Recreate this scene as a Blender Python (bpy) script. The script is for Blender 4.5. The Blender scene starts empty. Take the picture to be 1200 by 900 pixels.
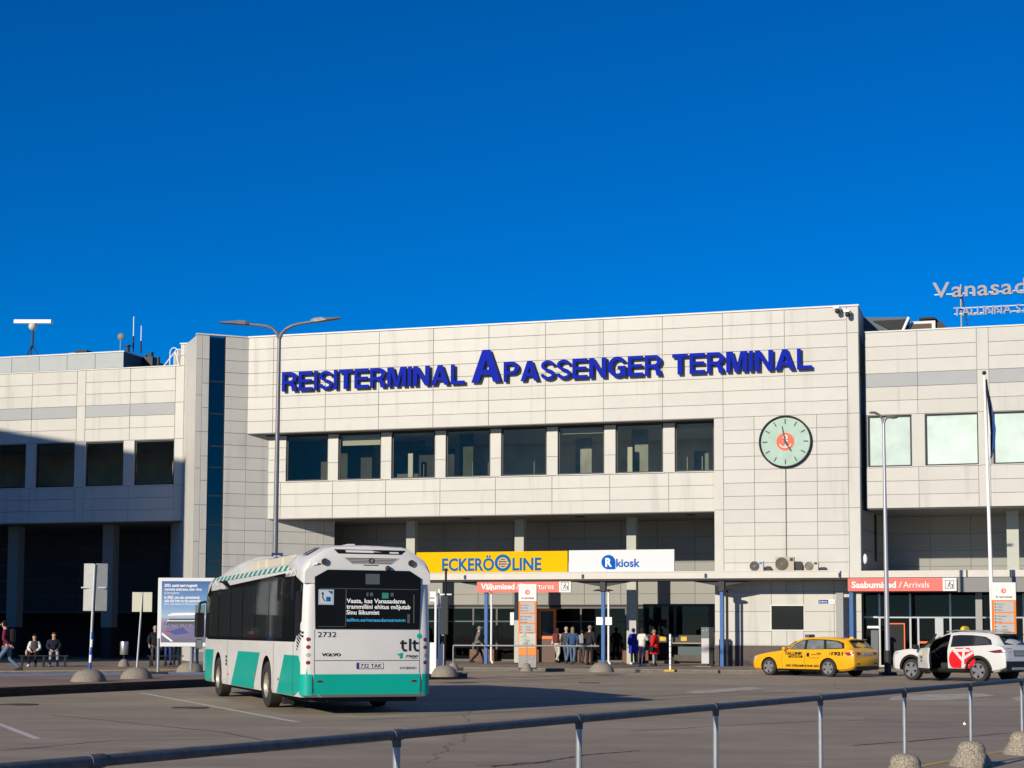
import bpy, bmesh, math, random
from mathutils import Vector, Matrix, Euler
random.seed(7)
S = bpy.context.scene
COL = S.collection
R = math.radians

# ------------------------------------------------------------------ camera
FPX, CY, CAMH = 1905.0, 597.0, 1.58          # focal length in photo pixels, row of the optical axis, eye height
PITCH, ROLL = math.atan(144 / FPX), 0.0042
cd = bpy.data.cameras.new('camera'); cam = bpy.data.objects.new('camera', cd); COL.objects.link(cam)
CM = Matrix.Rotation(math.pi / 2 + PITCH, 3, 'X') @ Matrix.Rotation(ROLL, 3, 'Z')
cam.matrix_world = Matrix.Translation((0, 0, CAMH)) @ CM.to_4x4()
cd.sensor_width = 36; cd.lens = FPX / 1200 * 36; cd.shift_y = (CY - 450) / 1200
cd.clip_start = 0.1; cd.clip_end = 3000
S.camera = cam

# ------------------------------------------------------------------ light
SUN_EL, SUN_AZ = R(19.5), R(37)               # light travels towards (+sin az, +cos az)
w = bpy.data.worlds.new('World'); S.world = w; w.use_nodes = True
nt = w.node_tree; nt.nodes.clear()
sky = nt.nodes.new('ShaderNodeTexSky'); sky.sky_type = 'NISHITA'; sky.sun_disc = False
sky.sun_elevation = SUN_EL; sky.sun_rotation = math.pi + SUN_AZ
sky.altitude = 2500; sky.air_density = 1.0; sky.dust_density = 0.0; sky.ozone_density = 6.0
hs = nt.nodes.new('ShaderNodeHueSaturation'); hs.inputs['Saturation'].default_value = 1.4; hs.inputs['Hue'].default_value = 0.508; hs.inputs['Value'].default_value = 1.0
bg = nt.nodes.new('ShaderNodeBackground'); bg.inputs[1].default_value = 0.108
wo = nt.nodes.new('ShaderNodeOutputWorld')
nt.links.new(sky.outputs[0], hs.inputs['Color']); nt.links.new(hs.outputs[0], bg.inputs[0]); nt.links.new(bg.outputs[0], wo.inputs[0])
sl = bpy.data.lights.new('sun', 'SUN'); sl.energy = 5.0; sl.angle = R(0.53); sl.color = (1.0, 0.90, 0.74)
so = bpy.data.objects.new('sun', sl); COL.objects.link(so)
so.rotation_euler = Vector((math.sin(SUN_AZ) * math.cos(SUN_EL), math.cos(SUN_AZ) * math.cos(SUN_EL), -math.sin(SUN_EL))).to_track_quat('-Z', 'Y').to_euler()
so.location = (-40, -50, 60)
S.view_settings.view_transform = 'Standard'; S.view_settings.look = 'None'
S.view_settings.exposure = 0.06; S.view_settings.gamma = 1.0; S.view_settings.use_curve_mapping = False

# ------------------------------------------------------------------ pixel -> place helpers
def ray(x, y): return CM @ Vector(((x - 600) / FPX, -(y - CY) / FPX, -1))
def gnd(x, y, z=0.0):
    d = ray(x, y); t = (z - CAMH) / d.z
    return Vector((d.x * t, d.y * t, z))
TH = 0.292; P0 = Vector((10.2, 73.0, 0)); FU = Vector((math.cos(TH), -math.sin(TH), 0)); FV = Vector((math.sin(TH), math.cos(TH), 0))
def fac(x, y, v=0.0):                          # photo pixel -> (u, z) on a plane parallel to the terminal front, v metres behind it
    d = ray(x, y); O = Vector((0, 0, CAMH)); t = (P0 + FV * v - O).dot(FV) / d.dot(FV); P = O + d * t
    return (P - P0).dot(FU), P.z
def W(u, v, z=0.0): return P0 + FU * u + FV * v + Vector((0, 0, z))
def at_d(x, y, d):                             # photo pixel -> point d metres ahead
    q = ray(x, y); q = q * (d / q.y); return Vector((q.x, q.y, q.z + CAMH))

# ------------------------------------------------------------------ materials
MATS = {}
def mat(name, col, rough=0.6, metal=0.0, spec=0.22, noise=0.0, scale=8.0, bump=0.0, bscale=None, rnd=0.0, emit=0.0, coat=0.0, stretch=None, detail=4, streak=0.0):
    if name in MATS: return MATS[name]
    m = bpy.data.materials.new(name); m.use_nodes = True; n = m.node_tree.nodes; L = m.node_tree.links
    b = n['Principled BSDF']; b.inputs['Base Color'].default_value = (*col, 1); b.inputs['Roughness'].default_value = rough
    b.inputs['Metallic'].default_value = metal; b.inputs['Specular IOR Level'].default_value = spec
    if coat: b.inputs['Coat Weight'].default_value = coat; b.inputs['Coat Roughness'].default_value = 0.05
    if emit: b.inputs['Emission Color'].default_value = (*col, 1); b.inputs['Emission Strength'].default_value = emit
    if noise or rnd or bump:
        tc = n.new('ShaderNodeTexCoord'); src = tc.outputs['Object']
        if stretch:
            mp = n.new('ShaderNodeMapping'); mp.inputs['Scale'].default_value = stretch; L.new(src, mp.inputs[0]); src = mp.outputs[0]
        out = None
        if noise:
            t = n.new('ShaderNodeTexNoise'); t.inputs['Scale'].default_value = scale; t.inputs['Detail'].default_value = detail; t.inputs['Roughness'].default_value = 0.6
            if rnd:
                oi0 = n.new('ShaderNodeObjectInfo'); ad = n.new('ShaderNodeVectorMath'); ad.operation = 'ADD'
                ml = n.new('ShaderNodeMath'); ml.operation = 'MULTIPLY'; ml.inputs[1].default_value = 57.0
                L.new(oi0.outputs['Random'], ml.inputs[0]); L.new(src, ad.inputs[0]); L.new(ml.outputs[0], ad.inputs[1]); L.new(ad.outputs[0], t.inputs['Vector'])
            else: L.new(src, t.inputs['Vector'])
            mr = n.new('ShaderNodeMapRange'); mr.inputs[1].default_value = 0.25; mr.inputs[2].default_value = 0.75
            mr.inputs[3].default_value = 1 - noise; mr.inputs[4].default_value = 1 + noise
            L.new(t.outputs['Fac'], mr.inputs[0]); out = mr.outputs[0]
        if rnd:
            oi = n.new('ShaderNodeObjectInfo'); mr2 = n.new('ShaderNodeMapRange'); mr2.inputs[3].default_value = 1 - rnd; mr2.inputs[4].default_value = 1 + rnd * 0.6
            L.new(oi.outputs['Random'], mr2.inputs[0])
            if out is None: out = mr2.outputs[0]
            else:
                mu = n.new('ShaderNodeMath'); mu.operation = 'MULTIPLY'; L.new(out, mu.inputs[0]); L.new(mr2.outputs[0], mu.inputs[1]); out = mu.outputs[0]
        if streak:                                  # faint rain streaks and grime that run on from panel to panel
            ge = n.new('ShaderNodeNewGeometry'); mp2 = n.new('ShaderNodeMapping'); mp2.inputs['Scale'].default_value = (2.6, 2.6, 0.16); L.new(ge.outputs['Position'], mp2.inputs[0])
            t3 = n.new('ShaderNodeTexNoise'); t3.inputs['Scale'].default_value = 1.0; t3.inputs['Detail'].default_value = 5; L.new(mp2.outputs[0], t3.inputs['Vector'])
            m3 = n.new('ShaderNodeMapRange'); m3.inputs[1].default_value = 0.56; m3.inputs[2].default_value = 0.78; m3.inputs[3].default_value = 1.0; m3.inputs[4].default_value = 1 - streak; L.new(t3.outputs['Fac'], m3.inputs[0])
            q3 = n.new('ShaderNodeMath'); q3.operation = 'MULTIPLY'; L.new(out, q3.inputs[0]); L.new(m3.outputs[0], q3.inputs[1]); out = q3.outputs[0]
        if out is not None:
            vm = n.new('ShaderNodeVectorMath'); vm.operation = 'SCALE'; vm.inputs[0].default_value = col; L.new(out, vm.inputs['Scale']); L.new(vm.outputs[0], b.inputs['Base Color'])
        if bump:
            t2 = n.new('ShaderNodeTexNoise'); t2.inputs['Scale'].default_value = bscale or scale * 4; t2.inputs['Detail'].default_value = 5; L.new(src, t2.inputs['Vector'])
            bp = n.new('ShaderNodeBump'); bp.inputs['Strength'].default_value = bump; bp.inputs['Distance'].default_value = 0.02
            L.new(t2.outputs['Fac'], bp.inputs['Height']); L.new(bp.outputs[0], b.inputs['Normal'])
    MATS[name] = m; return m
def glass(name, tint, fac_t=0.55, rough=0.02, wav=0.0, ior=1.33, gcol=(0.9, 0.88, 0.8, 1)):     # see-through tinted glass that also mirrors its surroundings
    if name in MATS: return MATS[name]
    m = bpy.data.materials.new(name); m.use_nodes = True; n = m.node_tree.nodes; L = m.node_tree.links
    n.remove(n['Principled BSDF']); o = n['Material Output']
    tr = n.new('ShaderNodeBsdfTransparent'); tr.inputs[0].default_value = (*[c * fac_t for c in tint], 1)
    gl = n.new('ShaderNodeBsdfGlossy'); gl.inputs['Roughness'].default_value = rough; gl.inputs['Color'].default_value = gcol
    fr = n.new('ShaderNodeFresnel'); fr.inputs[0].default_value = ior
    mx = n.new('ShaderNodeMixShader'); L.new(fr.outputs[0], mx.inputs[0]); L.new(tr.outputs[0], mx.inputs[1]); L.new(gl.outputs[0], mx.inputs[2]); L.new(mx.outputs[0], o.inputs[0])
    if wav:
        tc = n.new('ShaderNodeTexCoord'); t = n.new('ShaderNodeTexNoise'); t.inputs['Scale'].default_value = 0.9; L.new(tc.outputs['Object'], t.inputs['Vector'])
        bp = n.new('ShaderNodeBump'); bp.inputs['Strength'].default_value = wav; bp.inputs['Distance'].default_value = 0.05
        L.new(t.outputs['Fac'], bp.inputs['Height']); L.new(bp.outputs[0], gl.inputs['Normal']); L.new(bp.outputs[0], fr.inputs['Normal'])
    MATS[name] = m; return m
def srgb(r, g, b): return tuple(((c / 255) / 12.92 if c <= 10 else (((c / 255) + 0.055) / 1.055) ** 2.4) for c in (r, g, b))

CREAM = mat('cream_panel', (0.51, 0.502, 0.458), 0.42, noise=0.035, scale=1.3, rnd=0.035, bump=0.05, bscale=0.8, streak=.2)
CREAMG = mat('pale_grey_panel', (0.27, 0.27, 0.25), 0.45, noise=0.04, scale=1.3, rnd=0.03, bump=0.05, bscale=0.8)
BAND = mat('grey_band_panel', (0.33, 0.345, 0.35), 0.45, noise=0.03, scale=2, rnd=0.03)
JOINT = mat('joint_backing', (0.28, 0.272, 0.25), 0.8)
COPING = mat('coping_metal', (0.62, 0.62, 0.60), 0.4, noise=0.04, scale=3)
DARKM = mat('dark_metal', (0.03, 0.03, 0.032), 0.45)
BLACK = mat('black', (0.008, 0.008, 0.009), 0.5)
FRAME = mat('window_frame_dark', (0.03, 0.032, 0.035), 0.4)
ALU = mat('aluminium', (0.45, 0.46, 0.46), 0.35, metal=0.6)
GALV = mat('galvanised_steel', (0.33, 0.345, 0.36), 0.45, metal=0.5, noise=0.12, scale=14)
WHITE = mat('white_paint', (0.78, 0.78, 0.76), 0.4, noise=0.03, scale=3)
WGLASS = glass('window_glass', (0.86, 0.86, 0.80), 1.0, 0.015, 0.02, 1.33)
BLUEGL = glass('blue_glass', (0.25, 0.4, 0.7), 0.5, 0.01, 0.03, 1.9)

# ------------------------------------------------------------------ mesh helpers
class MB:
    def __init__(s): s.v = []; s.f = []; s.m = []
    def add(s, vs, fs, mi=0):
        o = len(s.v); s.v += [tuple(p) for p in vs]; s.f += [tuple(i + o for i in f) for f in fs]; s.m += [mi] * len(fs); return s
    def box(s, x0, x1, y0, y1, z0, z1, mi=0):
        return s.add([(x0, y0, z0), (x1, y0, z0), (x1, y1, z0), (x0, y1, z0), (x0, y0, z1), (x1, y0, z1), (x1, y1, z1), (x0, y1, z1)],
                     [(0, 3, 2, 1), (4, 5, 6, 7), (0, 1, 5, 4), (1, 2, 6, 5), (2, 3, 7, 6), (3, 0, 4, 7)], mi)
    def cyl(s, p0, p1, r0, r1=None, n=12, mi=0, caps=True):
        r1 = r0 if r1 is None else r1; p0 = Vector(p0); p1 = Vector(p1); d = (p1 - p0).normalized()
        a = d.orthogonal().normalized(); b = d.cross(a); vs = []
        for p, r in ((p0, r0), (p1, r1)):
            for i in range(n):
                t = 2 * math.pi * i / n; vs.append(p + a * (r * math.cos(t)) + b * (r * math.sin(t)))
        fs = [(i, (i + 1) % n, n + (i + 1) % n, n + i) for i in range(n)]
        if caps: fs += [tuple(range(n - 1, -1, -1)), tuple(range(n, 2 * n))]
        return s.add(vs, fs, mi)
    def tube(s, pts, r, n=10, mi=0):
        for i in range(len(pts) - 1):
            ra = r[i] if isinstance(r, (list, tuple)) else r; rb = r[i + 1] if isinstance(r, (list, tuple)) else r
            s.cyl(pts[i], pts[i + 1], ra, rb, n, mi)
        return s
    def lathe(s, prof, n=20, mi=0, c=(0, 0, 0), axis='Z'):
        vs = []; k = len(prof)
        for i in range(n):
            t = 2 * math.pi * i / n; ca, sa = math.cos(t), math.sin(t)
            for r, h in prof:
                p = (r * ca, r * sa, h) if axis == 'Z' else (r * ca, h, r * sa)
                vs.append((p[0] + c[0], p[1] + c[1], p[2] + c[2]))
        fs = [(i * k + j, ((i + 1) % n) * k + j, ((i + 1) % n) * k + j + 1, i * k + j + 1) for i in range(n) for j in range(k - 1)]
        if axis == 'Y': fs = [tuple(reversed(f)) for f in fs]
        return s.add(vs, fs, mi)
    def sph(s, c, r, sx=1, sy=1, sz=1, n=12, mi=0, half=False):
        k = 8; prof = []
        for j in range(k + 1):
            a = (-math.pi / 2 if not half else 0) + (math.pi if not half else math.pi / 2) * j / k
            prof.append((max(1e-4, r * math.cos(a)), r * math.sin(a)))
        o = len(s.v); s.lathe(prof, n, mi)
        for i in range(o, len(s.v)):
            p = s.v[i]; s.v[i] = (p[0] * sx + c[0], p[1] * sy + c[1], p[2] * sz + c[2])
        return s
    def prism(s, poly, a, b, axis='Y', mi=0):   # polygon in the plane across `axis`, from a to b
        f = {'Y': lambda p, t: (p[0], t, p[1]), 'X': lambda p, t: (t, p[0], p[1]), 'Z': lambda p, t: (p[0], p[1], t)}[axis]
        n = len(poly); vs = [f(p, a) for p in poly] + [f(p, b) for p in poly]
        fs = [(i, (i + 1) % n, n + (i + 1) % n, n + i) for i in range(n)] + [tuple(range(n - 1, -1, -1)), tuple(range(n, 2 * n))]
        return s.add(vs, fs, mi)
    def mesh(s, name, mats, smooth=False, recalc=True):
        me = bpy.data.meshes.new(name); me.from_pydata(s.v, [], s.f)
        for m in (mats if isinstance(mats, (list, tuple)) else [mats]): me.materials.append(m)
        me.polygons.foreach_set('material_index', s.m)
        if recalc:
            bm = bmesh.new(); bm.from_mesh(me); bmesh.ops.recalc_face_normals(bm, faces=bm.faces); bm.to_mesh(me); bm.free()
        if smooth: smooth_mesh(me)
        me.update(); return me
    def build(s, name, mats, parent=None, smooth=False, **k): return link(name, s.mesh(name, mats, smooth), parent, **k)
def smooth_mesh(me, ang=35):
    me.polygons.foreach_set('use_smooth', [True] * len(me.polygons))
    try: me.set_sharp_from_angle(angle=R(ang))
    except Exception: pass
def link(name, me, parent=None, loc=None, rot=None, label=None, cat=None, group=None, kind=None):
    o = bpy.data.objects.new(name, me); COL.objects.link(o); o.parent = parent
    if loc is not None: o.location = loc
    if rot is not None: o.rotation_euler = rot
    tag(o, label, cat, group, kind); return o
def tag(o, label=None, cat=None, group=None, kind=None):
    if label: o['label'] = label
    if cat: o['category'] = cat
    if group: o['group'] = group
    if kind: o['kind'] = kind
def thing(name, label, cat, loc=(0, 0, 0), rz=0.0, group=None): return link(name, None, None, loc, (0, 0, rz), label, cat, group)
def fthing(name, label, cat, u, v, z, group=None): return thing(name, label, cat, W(u, v, z), -TH, group)   # thing in the terminal's frame: local x along the front, y into the building
def bevel(o, wdt=0.01, seg=2):
    m = o.modifiers.new('bevel', 'BEVEL'); m.width = wdt; m.segments = seg; m.limit_method = 'ANGLE'; m.angle_limit = R(40); return o

# text: a flat or thick glyph mesh standing in the x-z plane, facing -y, lower-left at the origin
DG = bpy.context.evaluated_depsgraph_get
def text_mesh(txt, height, width=None, depth=0.0, bold=0.0, shear=0.0, m=None, base=None):
    cu = bpy.data.curves.new('t', 'FONT'); cu.body = txt; cu.size = 1.0; cu.offset = bold; cu.extrude = 0.0 if depth == 0 else 0.5; cu.resolution_u = 3; cu.shear = shear
    ob = bpy.data.objects.new('t', cu); COL.objects.link(ob); bpy.context.view_layer.update()
    me = bpy.data.meshes.new_from_object(ob.evaluated_get(DG())); bpy.data.objects.remove(ob); bpy.data.curves.remove(cu)
    xs = [v.co.x for v in me.vertices]; ys = [v.co.y for v in me.vertices]
    x0, x1, y0, y1 = min(xs), max(xs), min(ys), max(ys)
    if base is not None: y0, y1 = 0.0, base
    sy = height / (y1 - y0); sx = sy if width is None else width / (x1 - x0)
    for v in me.vertices: v.co = ((v.co.x - x0) * sx, -v.co.z * depth, (v.co.y - y0) * sy)
    me.materials.clear()
    if m: me.materials.append(m)
    me.update(); return me
CAP = 0.728                                     # cap height of the built-in font at size 1
def text(name, txt, height, width, m, parent, loc, rz=0.0, depth=0.0, bold=0.0, shear=0.0, base=CAP):
    return link(name, text_mesh(txt, height, width, depth, bold, shear, m, base), parent, loc, (0, 0, rz))

# ================================================================== the setting: ground, platform, pavement
def ground_mat(name, col, patch=True):
    m = bpy.data.materials.new(name); m.use_nodes = True; n = m.node_tree.nodes; L = m.node_tree.links; b = n['Principled BSDF']
    tc = n.new('ShaderNodeTexCoord')
    def nz(scale, det, st=None):
        t = n.new('ShaderNodeTexNoise'); t.inputs['Scale'].default_value = scale; t.inputs['Detail'].default_value = det; t.inputs['Roughness'].default_value = 0.65
        if st:
            mp = n.new('ShaderNodeMapping'); mp.inputs['Scale'].default_value = st; mp.inputs['Rotation'].default_value = (0, 0, 0.35); L.new(tc.outputs['Object'], mp.inputs[0]); L.new(mp.outputs[0], t.inputs['Vector'])
        else: L.new(tc.outputs['Object'], t.inputs['Vector'])
        return t
    big = nz(0.16, 5, (1, 1.6, 1)); mid = nz(1.1, 4); fine = nz(45, 2); grit = nz(160, 1)
    def rng(t, a, b_, lo=0.3, hi=0.7):
        r = n.new('ShaderNodeMapRange'); r.inputs[1].default_value = lo; r.inputs[2].default_value = hi; r.inputs[3].default_value = a; r.inputs[4].default_value = b_; L.new(t.outputs['Fac'], r.inputs[0]); return r.outputs[0]
    def mul(a, c):
        q = n.new('ShaderNodeMath'); q.operation = 'MULTIPLY'; L.new(a, q.inputs[0]); L.new(c, q.inputs[1]); return q.outputs[0]
    f = mul(mul(rng(big, 0.80, 1.18), rng(mid, 0.92, 1.08)), mul(rng(fine, 0.90, 1.10), rng(grit, 0.88, 1.12)))
    st_ = nz(1.0, 4, (0.10, 0.9, 1)); st_.inputs['Distortion'].default_value = 0.6; f = mul(f, rng(st_, 0.86, 1.12))
    oil = nz(0.55, 3); f = mul(f, rng(oil, 1.0, 0.72, 0.66, 0.76)); pale = nz(0.28, 5); f = mul(f, rng(pale, 1.0, 1.22, 0.58, 0.72))
    # dark sealed cracks: warped cell borders
    vo = n.new('ShaderNodeTexVoronoi'); vo.feature = 'DISTANCE_TO_EDGE'; vo.inputs['Scale'].default_value = 0.085
    wp = n.new('ShaderNodeMixRGB'); wp.blend_type = 'ADD'; wp.inputs[0].default_value = 2.2; L.new(tc.outputs['Object'], wp.inputs[1]); tw = nz(0.35, 4); L.new(tw.outputs['Color'], wp.inputs[2]); L.new(wp.outputs[0], vo.inputs['Vector'])
    cr = n.new('ShaderNodeMapRange'); cr.inputs[1].default_value = 0.0006; cr.inputs[2].default_value = 0.0022; cr.inputs[3].default_value = 0.55; cr.inputs[4].default_value = 1.0; L.new(vo.outputs['Distance'], cr.inputs[0])
    if patch: f = mul(f, cr.outputs[0])
    vm = n.new('ShaderNodeVectorMath'); vm.operation = 'SCALE'; vm.inputs[0].default_value = col; L.new(f, vm.inputs['Scale']); L.new(vm.outputs[0], b.inputs['Base Color'])
    b.inputs['Roughness'].default_value = 0.88; b.inputs['Specular IOR Level'].default_value = 0.3
    bp = n.new('ShaderNodeBump'); bp.inputs['Strength'].default_value = 0.35; bp.inputs['Distance'].default_value = 0.004; L.new(grit.outputs['Fac'], bp.inputs['Height']); L.new(bp.outputs[0], b.inputs['Normal'])
    return m
ASPH = ground_mat('asphalt', (0.305, 0.246, 0.178))
PAVE = ground_mat('pavement', (0.23, 0.18, 0.135), False)
BRICKP = ground_mat('brown_pavers', (0.24, 0.165, 0.13), False)
KERBD = mat('dirty_kerb_stone', (0.055, 0.052, 0.045), 0.85, noise=0.25, scale=3, bump=0.3)
KERBY = mat('yellowed_kerb', (0.60, 0.47, 0.30), 0.8, noise=0.25, scale=5)
KERBG = mat('grey_kerb', (0.33, 0.30, 0.27), 0.8, noise=0.2, scale=5)
LINE = mat('worn_line_paint', (0.55, 0.50, 0.45), 0.75, noise=0.3, scale=7)
LINEY = mat('yellow_line_paint', (0.50, 0.37, 0.09), 0.75, noise=0.35, scale=6)
LINEB = mat('blue_kerb_paint', (0.16, 0.26, 0.44), 0.7, noise=0.3, scale=4)
FADED = mat('faded_zebra_paint', (0.44, 0.39, 0.32), 0.8, noise=0.4, scale=1.6, detail=8)

g = MB(); N = 40; ext = 900
g.add([(-ext, -300, 0), (ext, -300, 0), (ext, 1500, 0), (-ext, 1500, 0)], [(0, 1, 2, 3)])
g.build('ground', ASPH, kind='structure', label='grey-brown worn asphalt of the forecourt')

def slab(name, pts, z, m, label, zb=-0.02):
    mb = MB(); mb.prism([(p[0], p[1]) for p in pts], zb, z, 'Z'); return mb.build(name, m, kind='structure', label=label)
def strip(name, pts, wdt, z0, z1, m, label=None, parent=None):   # ribbon along a polyline; left edge = pts
    mb = MB(); L_ = []
    for i, p in enumerate(pts):
        a = Vector(pts[max(0, i - 1)][:2]); b = Vector(pts[min(len(pts) - 1, i + 1)][:2]); d = (b - a).normalized(); nn = Vector((-d.y, d.x)); q = Vector(p[:2]) + nn * wdt
        L_.append((p[:2], (q.x, q.y)))
    for i in range(len(L_) - 1):
        poly = [L_[i][0], L_[i + 1][0], L_[i + 1][1], L_[i][1]]
        vs = [(x, y, z0) for x, y in poly] + [(x, y, z1) for x, y in poly]
        mb.add(vs, [(4, 5, 6, 7), (0, 1, 5, 4), (2, 3, 7, 6)] + ([(3, 0, 4, 7)] if i == 0 else []) + ([(1, 2, 6, 5)] if i == len(L_) - 2 else []))
    return mb.build(name, m, parent, kind='structure', label=label)
# bus platform on the left
pf = [(-24, 14), (-12.15, 38.7), (-8.9, 46.0), (-5.2, 51.3), (-1.5, 55.6)]
pb = [(-1.9, 57.3), (-6.2, 56.2), (-9.8, 54.7), (-14.0, 52.5), (-19, 49.5), (-40, 36), (-40, 14)]
slab('bus_platform', pf + pb, 0.20, BRICKP, 'brown paved bus platform with dark kerb')
strip('platform_kerb', pf, 0.22, 0.0, 0.216, KERBD, 'dark dirty kerb along the bus platform')
strip('platform_back_line', [(-1.9, 57.3), (-6.2, 56.2), (-9.8, 54.7), (-14.0, 52.5), (-19, 49.5), (-40, 36)], 1.9, 0.19, 0.208, LINEB, 'blue painted back edge of the bus platform')
# pavement before the terminal
e0 = [(-60, 30), (-18.2, 57.6), (-11.8, 61.6), (-4.5, 65.3)]
e1 = [(W(u, -9.0).x, W(u, -9.0).y) for u in (-10, 4.4)]
e2 = [(W(u, -5.2).x, W(u, -5.2).y) for u in (5.2, 40)]
back = [(W(40, 9).x, W(40, 9).y), (W(-70, 9).x, W(-70, 9).y)]
slab('pavement', e0 + e1 + e2 + back, 0.12, PAVE, 'asphalt pavement along the terminal front')
strip('pavement_kerb', e0, 0.45, 0.0, 0.132, KERBY, 'yellow painted kerb of the terminal pavement')
strip('pavement_kerb', [e0[-1]] + e1 + e2, 0.18, 0.0, 0.13, KERBG, 'low grey kerb before the terminal doors')

def line_on_ground(name, a, b, wdt, m, label, z=0.004):
    a = Vector(a[:2]); b = Vector(b[:2]); d = (b - a).normalized(); nn = Vector((-d.y, d.x)) * wdt / 2; mb = MB(); k = 14; vs = []
    for i in range(k + 1):
        p = a.lerp(b, i / k); j = 1 + random.uniform(-0.12, 0.12)
        vs += [(*(p + nn * j), z), (*(p - nn * j), z)]
    mb.add(vs, [(2 * i, 2 * i + 1, 2 * i + 3, 2 * i + 2) for i in range(k)]); return mb.build(name, m, kind='structure', label=label)
line_on_ground('bay_line', gnd(165, 812), gnd(349, 846.5), 0.12, LINE, 'white bay line beside the bus')
line_on_ground('bay_line', gnd(-60, 826), gnd(44, 866), 0.12, LINE, 'white bay line at the left edge of the forecourt')
line_on_ground('edge_line', gnd(1040, 905), gnd(1330, 853), 0.10, LINEY, 'yellow edge line behind the near railing')
for pts in ([(1046, 816.5), (1062, 814), (1150, 812.5), (1166, 815), (1138, 818), (1110, 821), (1040, 820.5)], [(1184, 818), (1200, 814.5), (1262, 814), (1262, 828), (1200, 824)], [(985, 814), (1015, 810), (1021, 812), (992, 815.5)], [(800, 810.5), (840, 808), (880, 805), (894, 807), (840, 811.5), (815, 812.5)]):
    MB().add([gnd(x, y, .004) for x, y in pts], [tuple(range(len(pts)))]).build('zebra_bar', FADED, kind='structure', label='faded pale crossing bar on the road')
# a broad darker asphalt repair across the right of the forecourt, manholes
REPAIR = ground_mat('asphalt_repair', (0.265, 0.218, 0.165), False)
mb = MB(); pts = [gnd(x, y, 0.003) for x, y in ((1010, 838), (1250, 832), (1260, 843), (1200, 845), (1100, 847), (1015, 846))]
mb.add(pts, [tuple(range(6))]); mb.build('road_patch', REPAIR, kind='structure', label='darker asphalt repair strip')
mb = MB(); pts = [gnd(x, y, 0.003) for x, y in ((700, 853), (905, 846), (1200, 838), (1200, 845), (1030, 862), (900, 875), (740, 862))]
IRON = mat('cast_iron', (0.07, 0.07, 0.068), 0.6, metal=0.4, noise=0.3, scale=20)
for x, y, r in ((223, 829.8, 0.38), (22, 826, 0.4), (690, 800.5, 0.35)):
    p = gnd(x, y); mb = MB(); mb.lathe([(0.001, 0.012), (r * .82, 0.012), (r * .84, 0.006), (r * .9, 0.006), (r * .92, 0.014), (r, 0.014), (r, 0.0)], 28)
    mb.build('manhole_cover', IRON, None, True, loc=p, kind='structure', label='round iron manhole cover in the asphalt')

# ================================================================== the terminal
T = thing('terminal_building', 'long cream-panelled ferry terminal with a row of upstairs windows', 'building', P0, -TH)
ROW = [16.13 - 0.6 * k for k in range(21)]      # horizontal panel joints
GAP = 0.017
_pc = {}
def panel(u0, u1, z0, z1, v, parent, m, name='cladding_panel', gap=GAP, mtx=None):
    wd, ht = u1 - u0 - gap, z1 - z0 - gap
    key = (round(wd, 2), round(ht, 2), m.name)
    if key not in _pc:
        mb = MB(); a, b, c = wd / 2, ht / 2, 0.008
        mb.add([(-a, 0.03, -b), (a, 0.03, -b), (a, 0.03, b), (-a, 0.03, b), (-a, c, -b), (a, c, -b), (a, c, b), (-a, c, b), (-a + c, 0, -b + c), (a - c, 0, -b + c), (a - c, 0, b - c), (-a + c, 0, b - c)],
               [(0, 1, 5, 4), (1, 2, 6, 5), (2, 3, 7, 6), (3, 0, 4, 7), (4, 5, 9, 8), (5, 6, 10, 9), (6, 7, 11, 10), (7, 4, 8, 11), (8, 9, 10, 11)])
        _pc[key] = mb.mesh(name, m)
    o = bpy.data.objects.new(name, _pc[key]); COL.objects.link(o); o.parent = parent
    loc = Vector(((u0 + u1) / 2, v + random.uniform(-0.003, 0.003), (z0 + z1) / 2)); rot = Euler((random.gauss(0, 0.0022), 0, random.gauss(0, 0.0022)))
    if mtx is None: o.location = loc; o.rotation_euler = rot
    else: o.matrix_local = mtx @ Matrix.Translation(loc) @ rot.to_matrix().to_4x4()
    return o
def panels(us, zs, v, parent, m, name='cladding_panel', mtx=None):
    for i in range(len(us) - 1):
        for j in range(len(zs) - 1):
            z1, z0 = max(zs[j], zs[j + 1]), min(zs[j], zs[j + 1]); panel(us[i], us[i + 1], z0, z1, v, parent, m, name, mtx=mtx)

UL, UR = -24.36, 5.39
MU = [UL] + [-23.0] + [-0.67 - 2.79 * k for k in range(7, -1, -1)]
# --- upper block and clock block
mb = MB(); mb.box(UL + .01, UR - .01, 0.03, 14, 11.34, 16.10); ub = mb.build('upper_wall', JOINT, T)
panels(MU, ROW[:9], 0.0, ub, CREAM)
panels([-0.67, 2.12, 4.89], ROW[:9], 0.0, ub, CREAM)
for j in (0, 1): pass
panels([4.89, UR], [16.13, 14.93, 13.13, 11.33], 0.0, ub, CREAM)
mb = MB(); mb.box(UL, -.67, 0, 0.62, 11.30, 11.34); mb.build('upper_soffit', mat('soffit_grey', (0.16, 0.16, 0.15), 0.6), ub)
mb = MB(); mb.box(UL - .03, UR + .03, -0.05, 0.28, 16.13, 16.20); mb.box(UR - .28, UR + .03, 0.28, 14, 16.13, 16.20); mb.box(UL - .03, UL + .25, 0.28, 14, 16.13, 16.20); mb.build('coping', COPING, ub)
cb = MB().box(-1.08, UR - .01, 0.03, 8, 0.0, 11.34).build('clock_wall', JOINT, T)
CUs = [-0.67, 0.73, 2.12, 3.52, 4.89]
panels(CUs, ROW[8:20] + [4.20], 0.0, cb, CREAM); panels([4.89, UR], [11.33, 8.92, 7.13, 4.2], 0.0, cb, CREAM); panels([-1.10, -0.67], [11.33, 8.92, 7.13, 4.2], 0.0, cb, CREAM)
zlow = [4.0, 3.43, 2.55, 1.66, 1.05]
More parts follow.
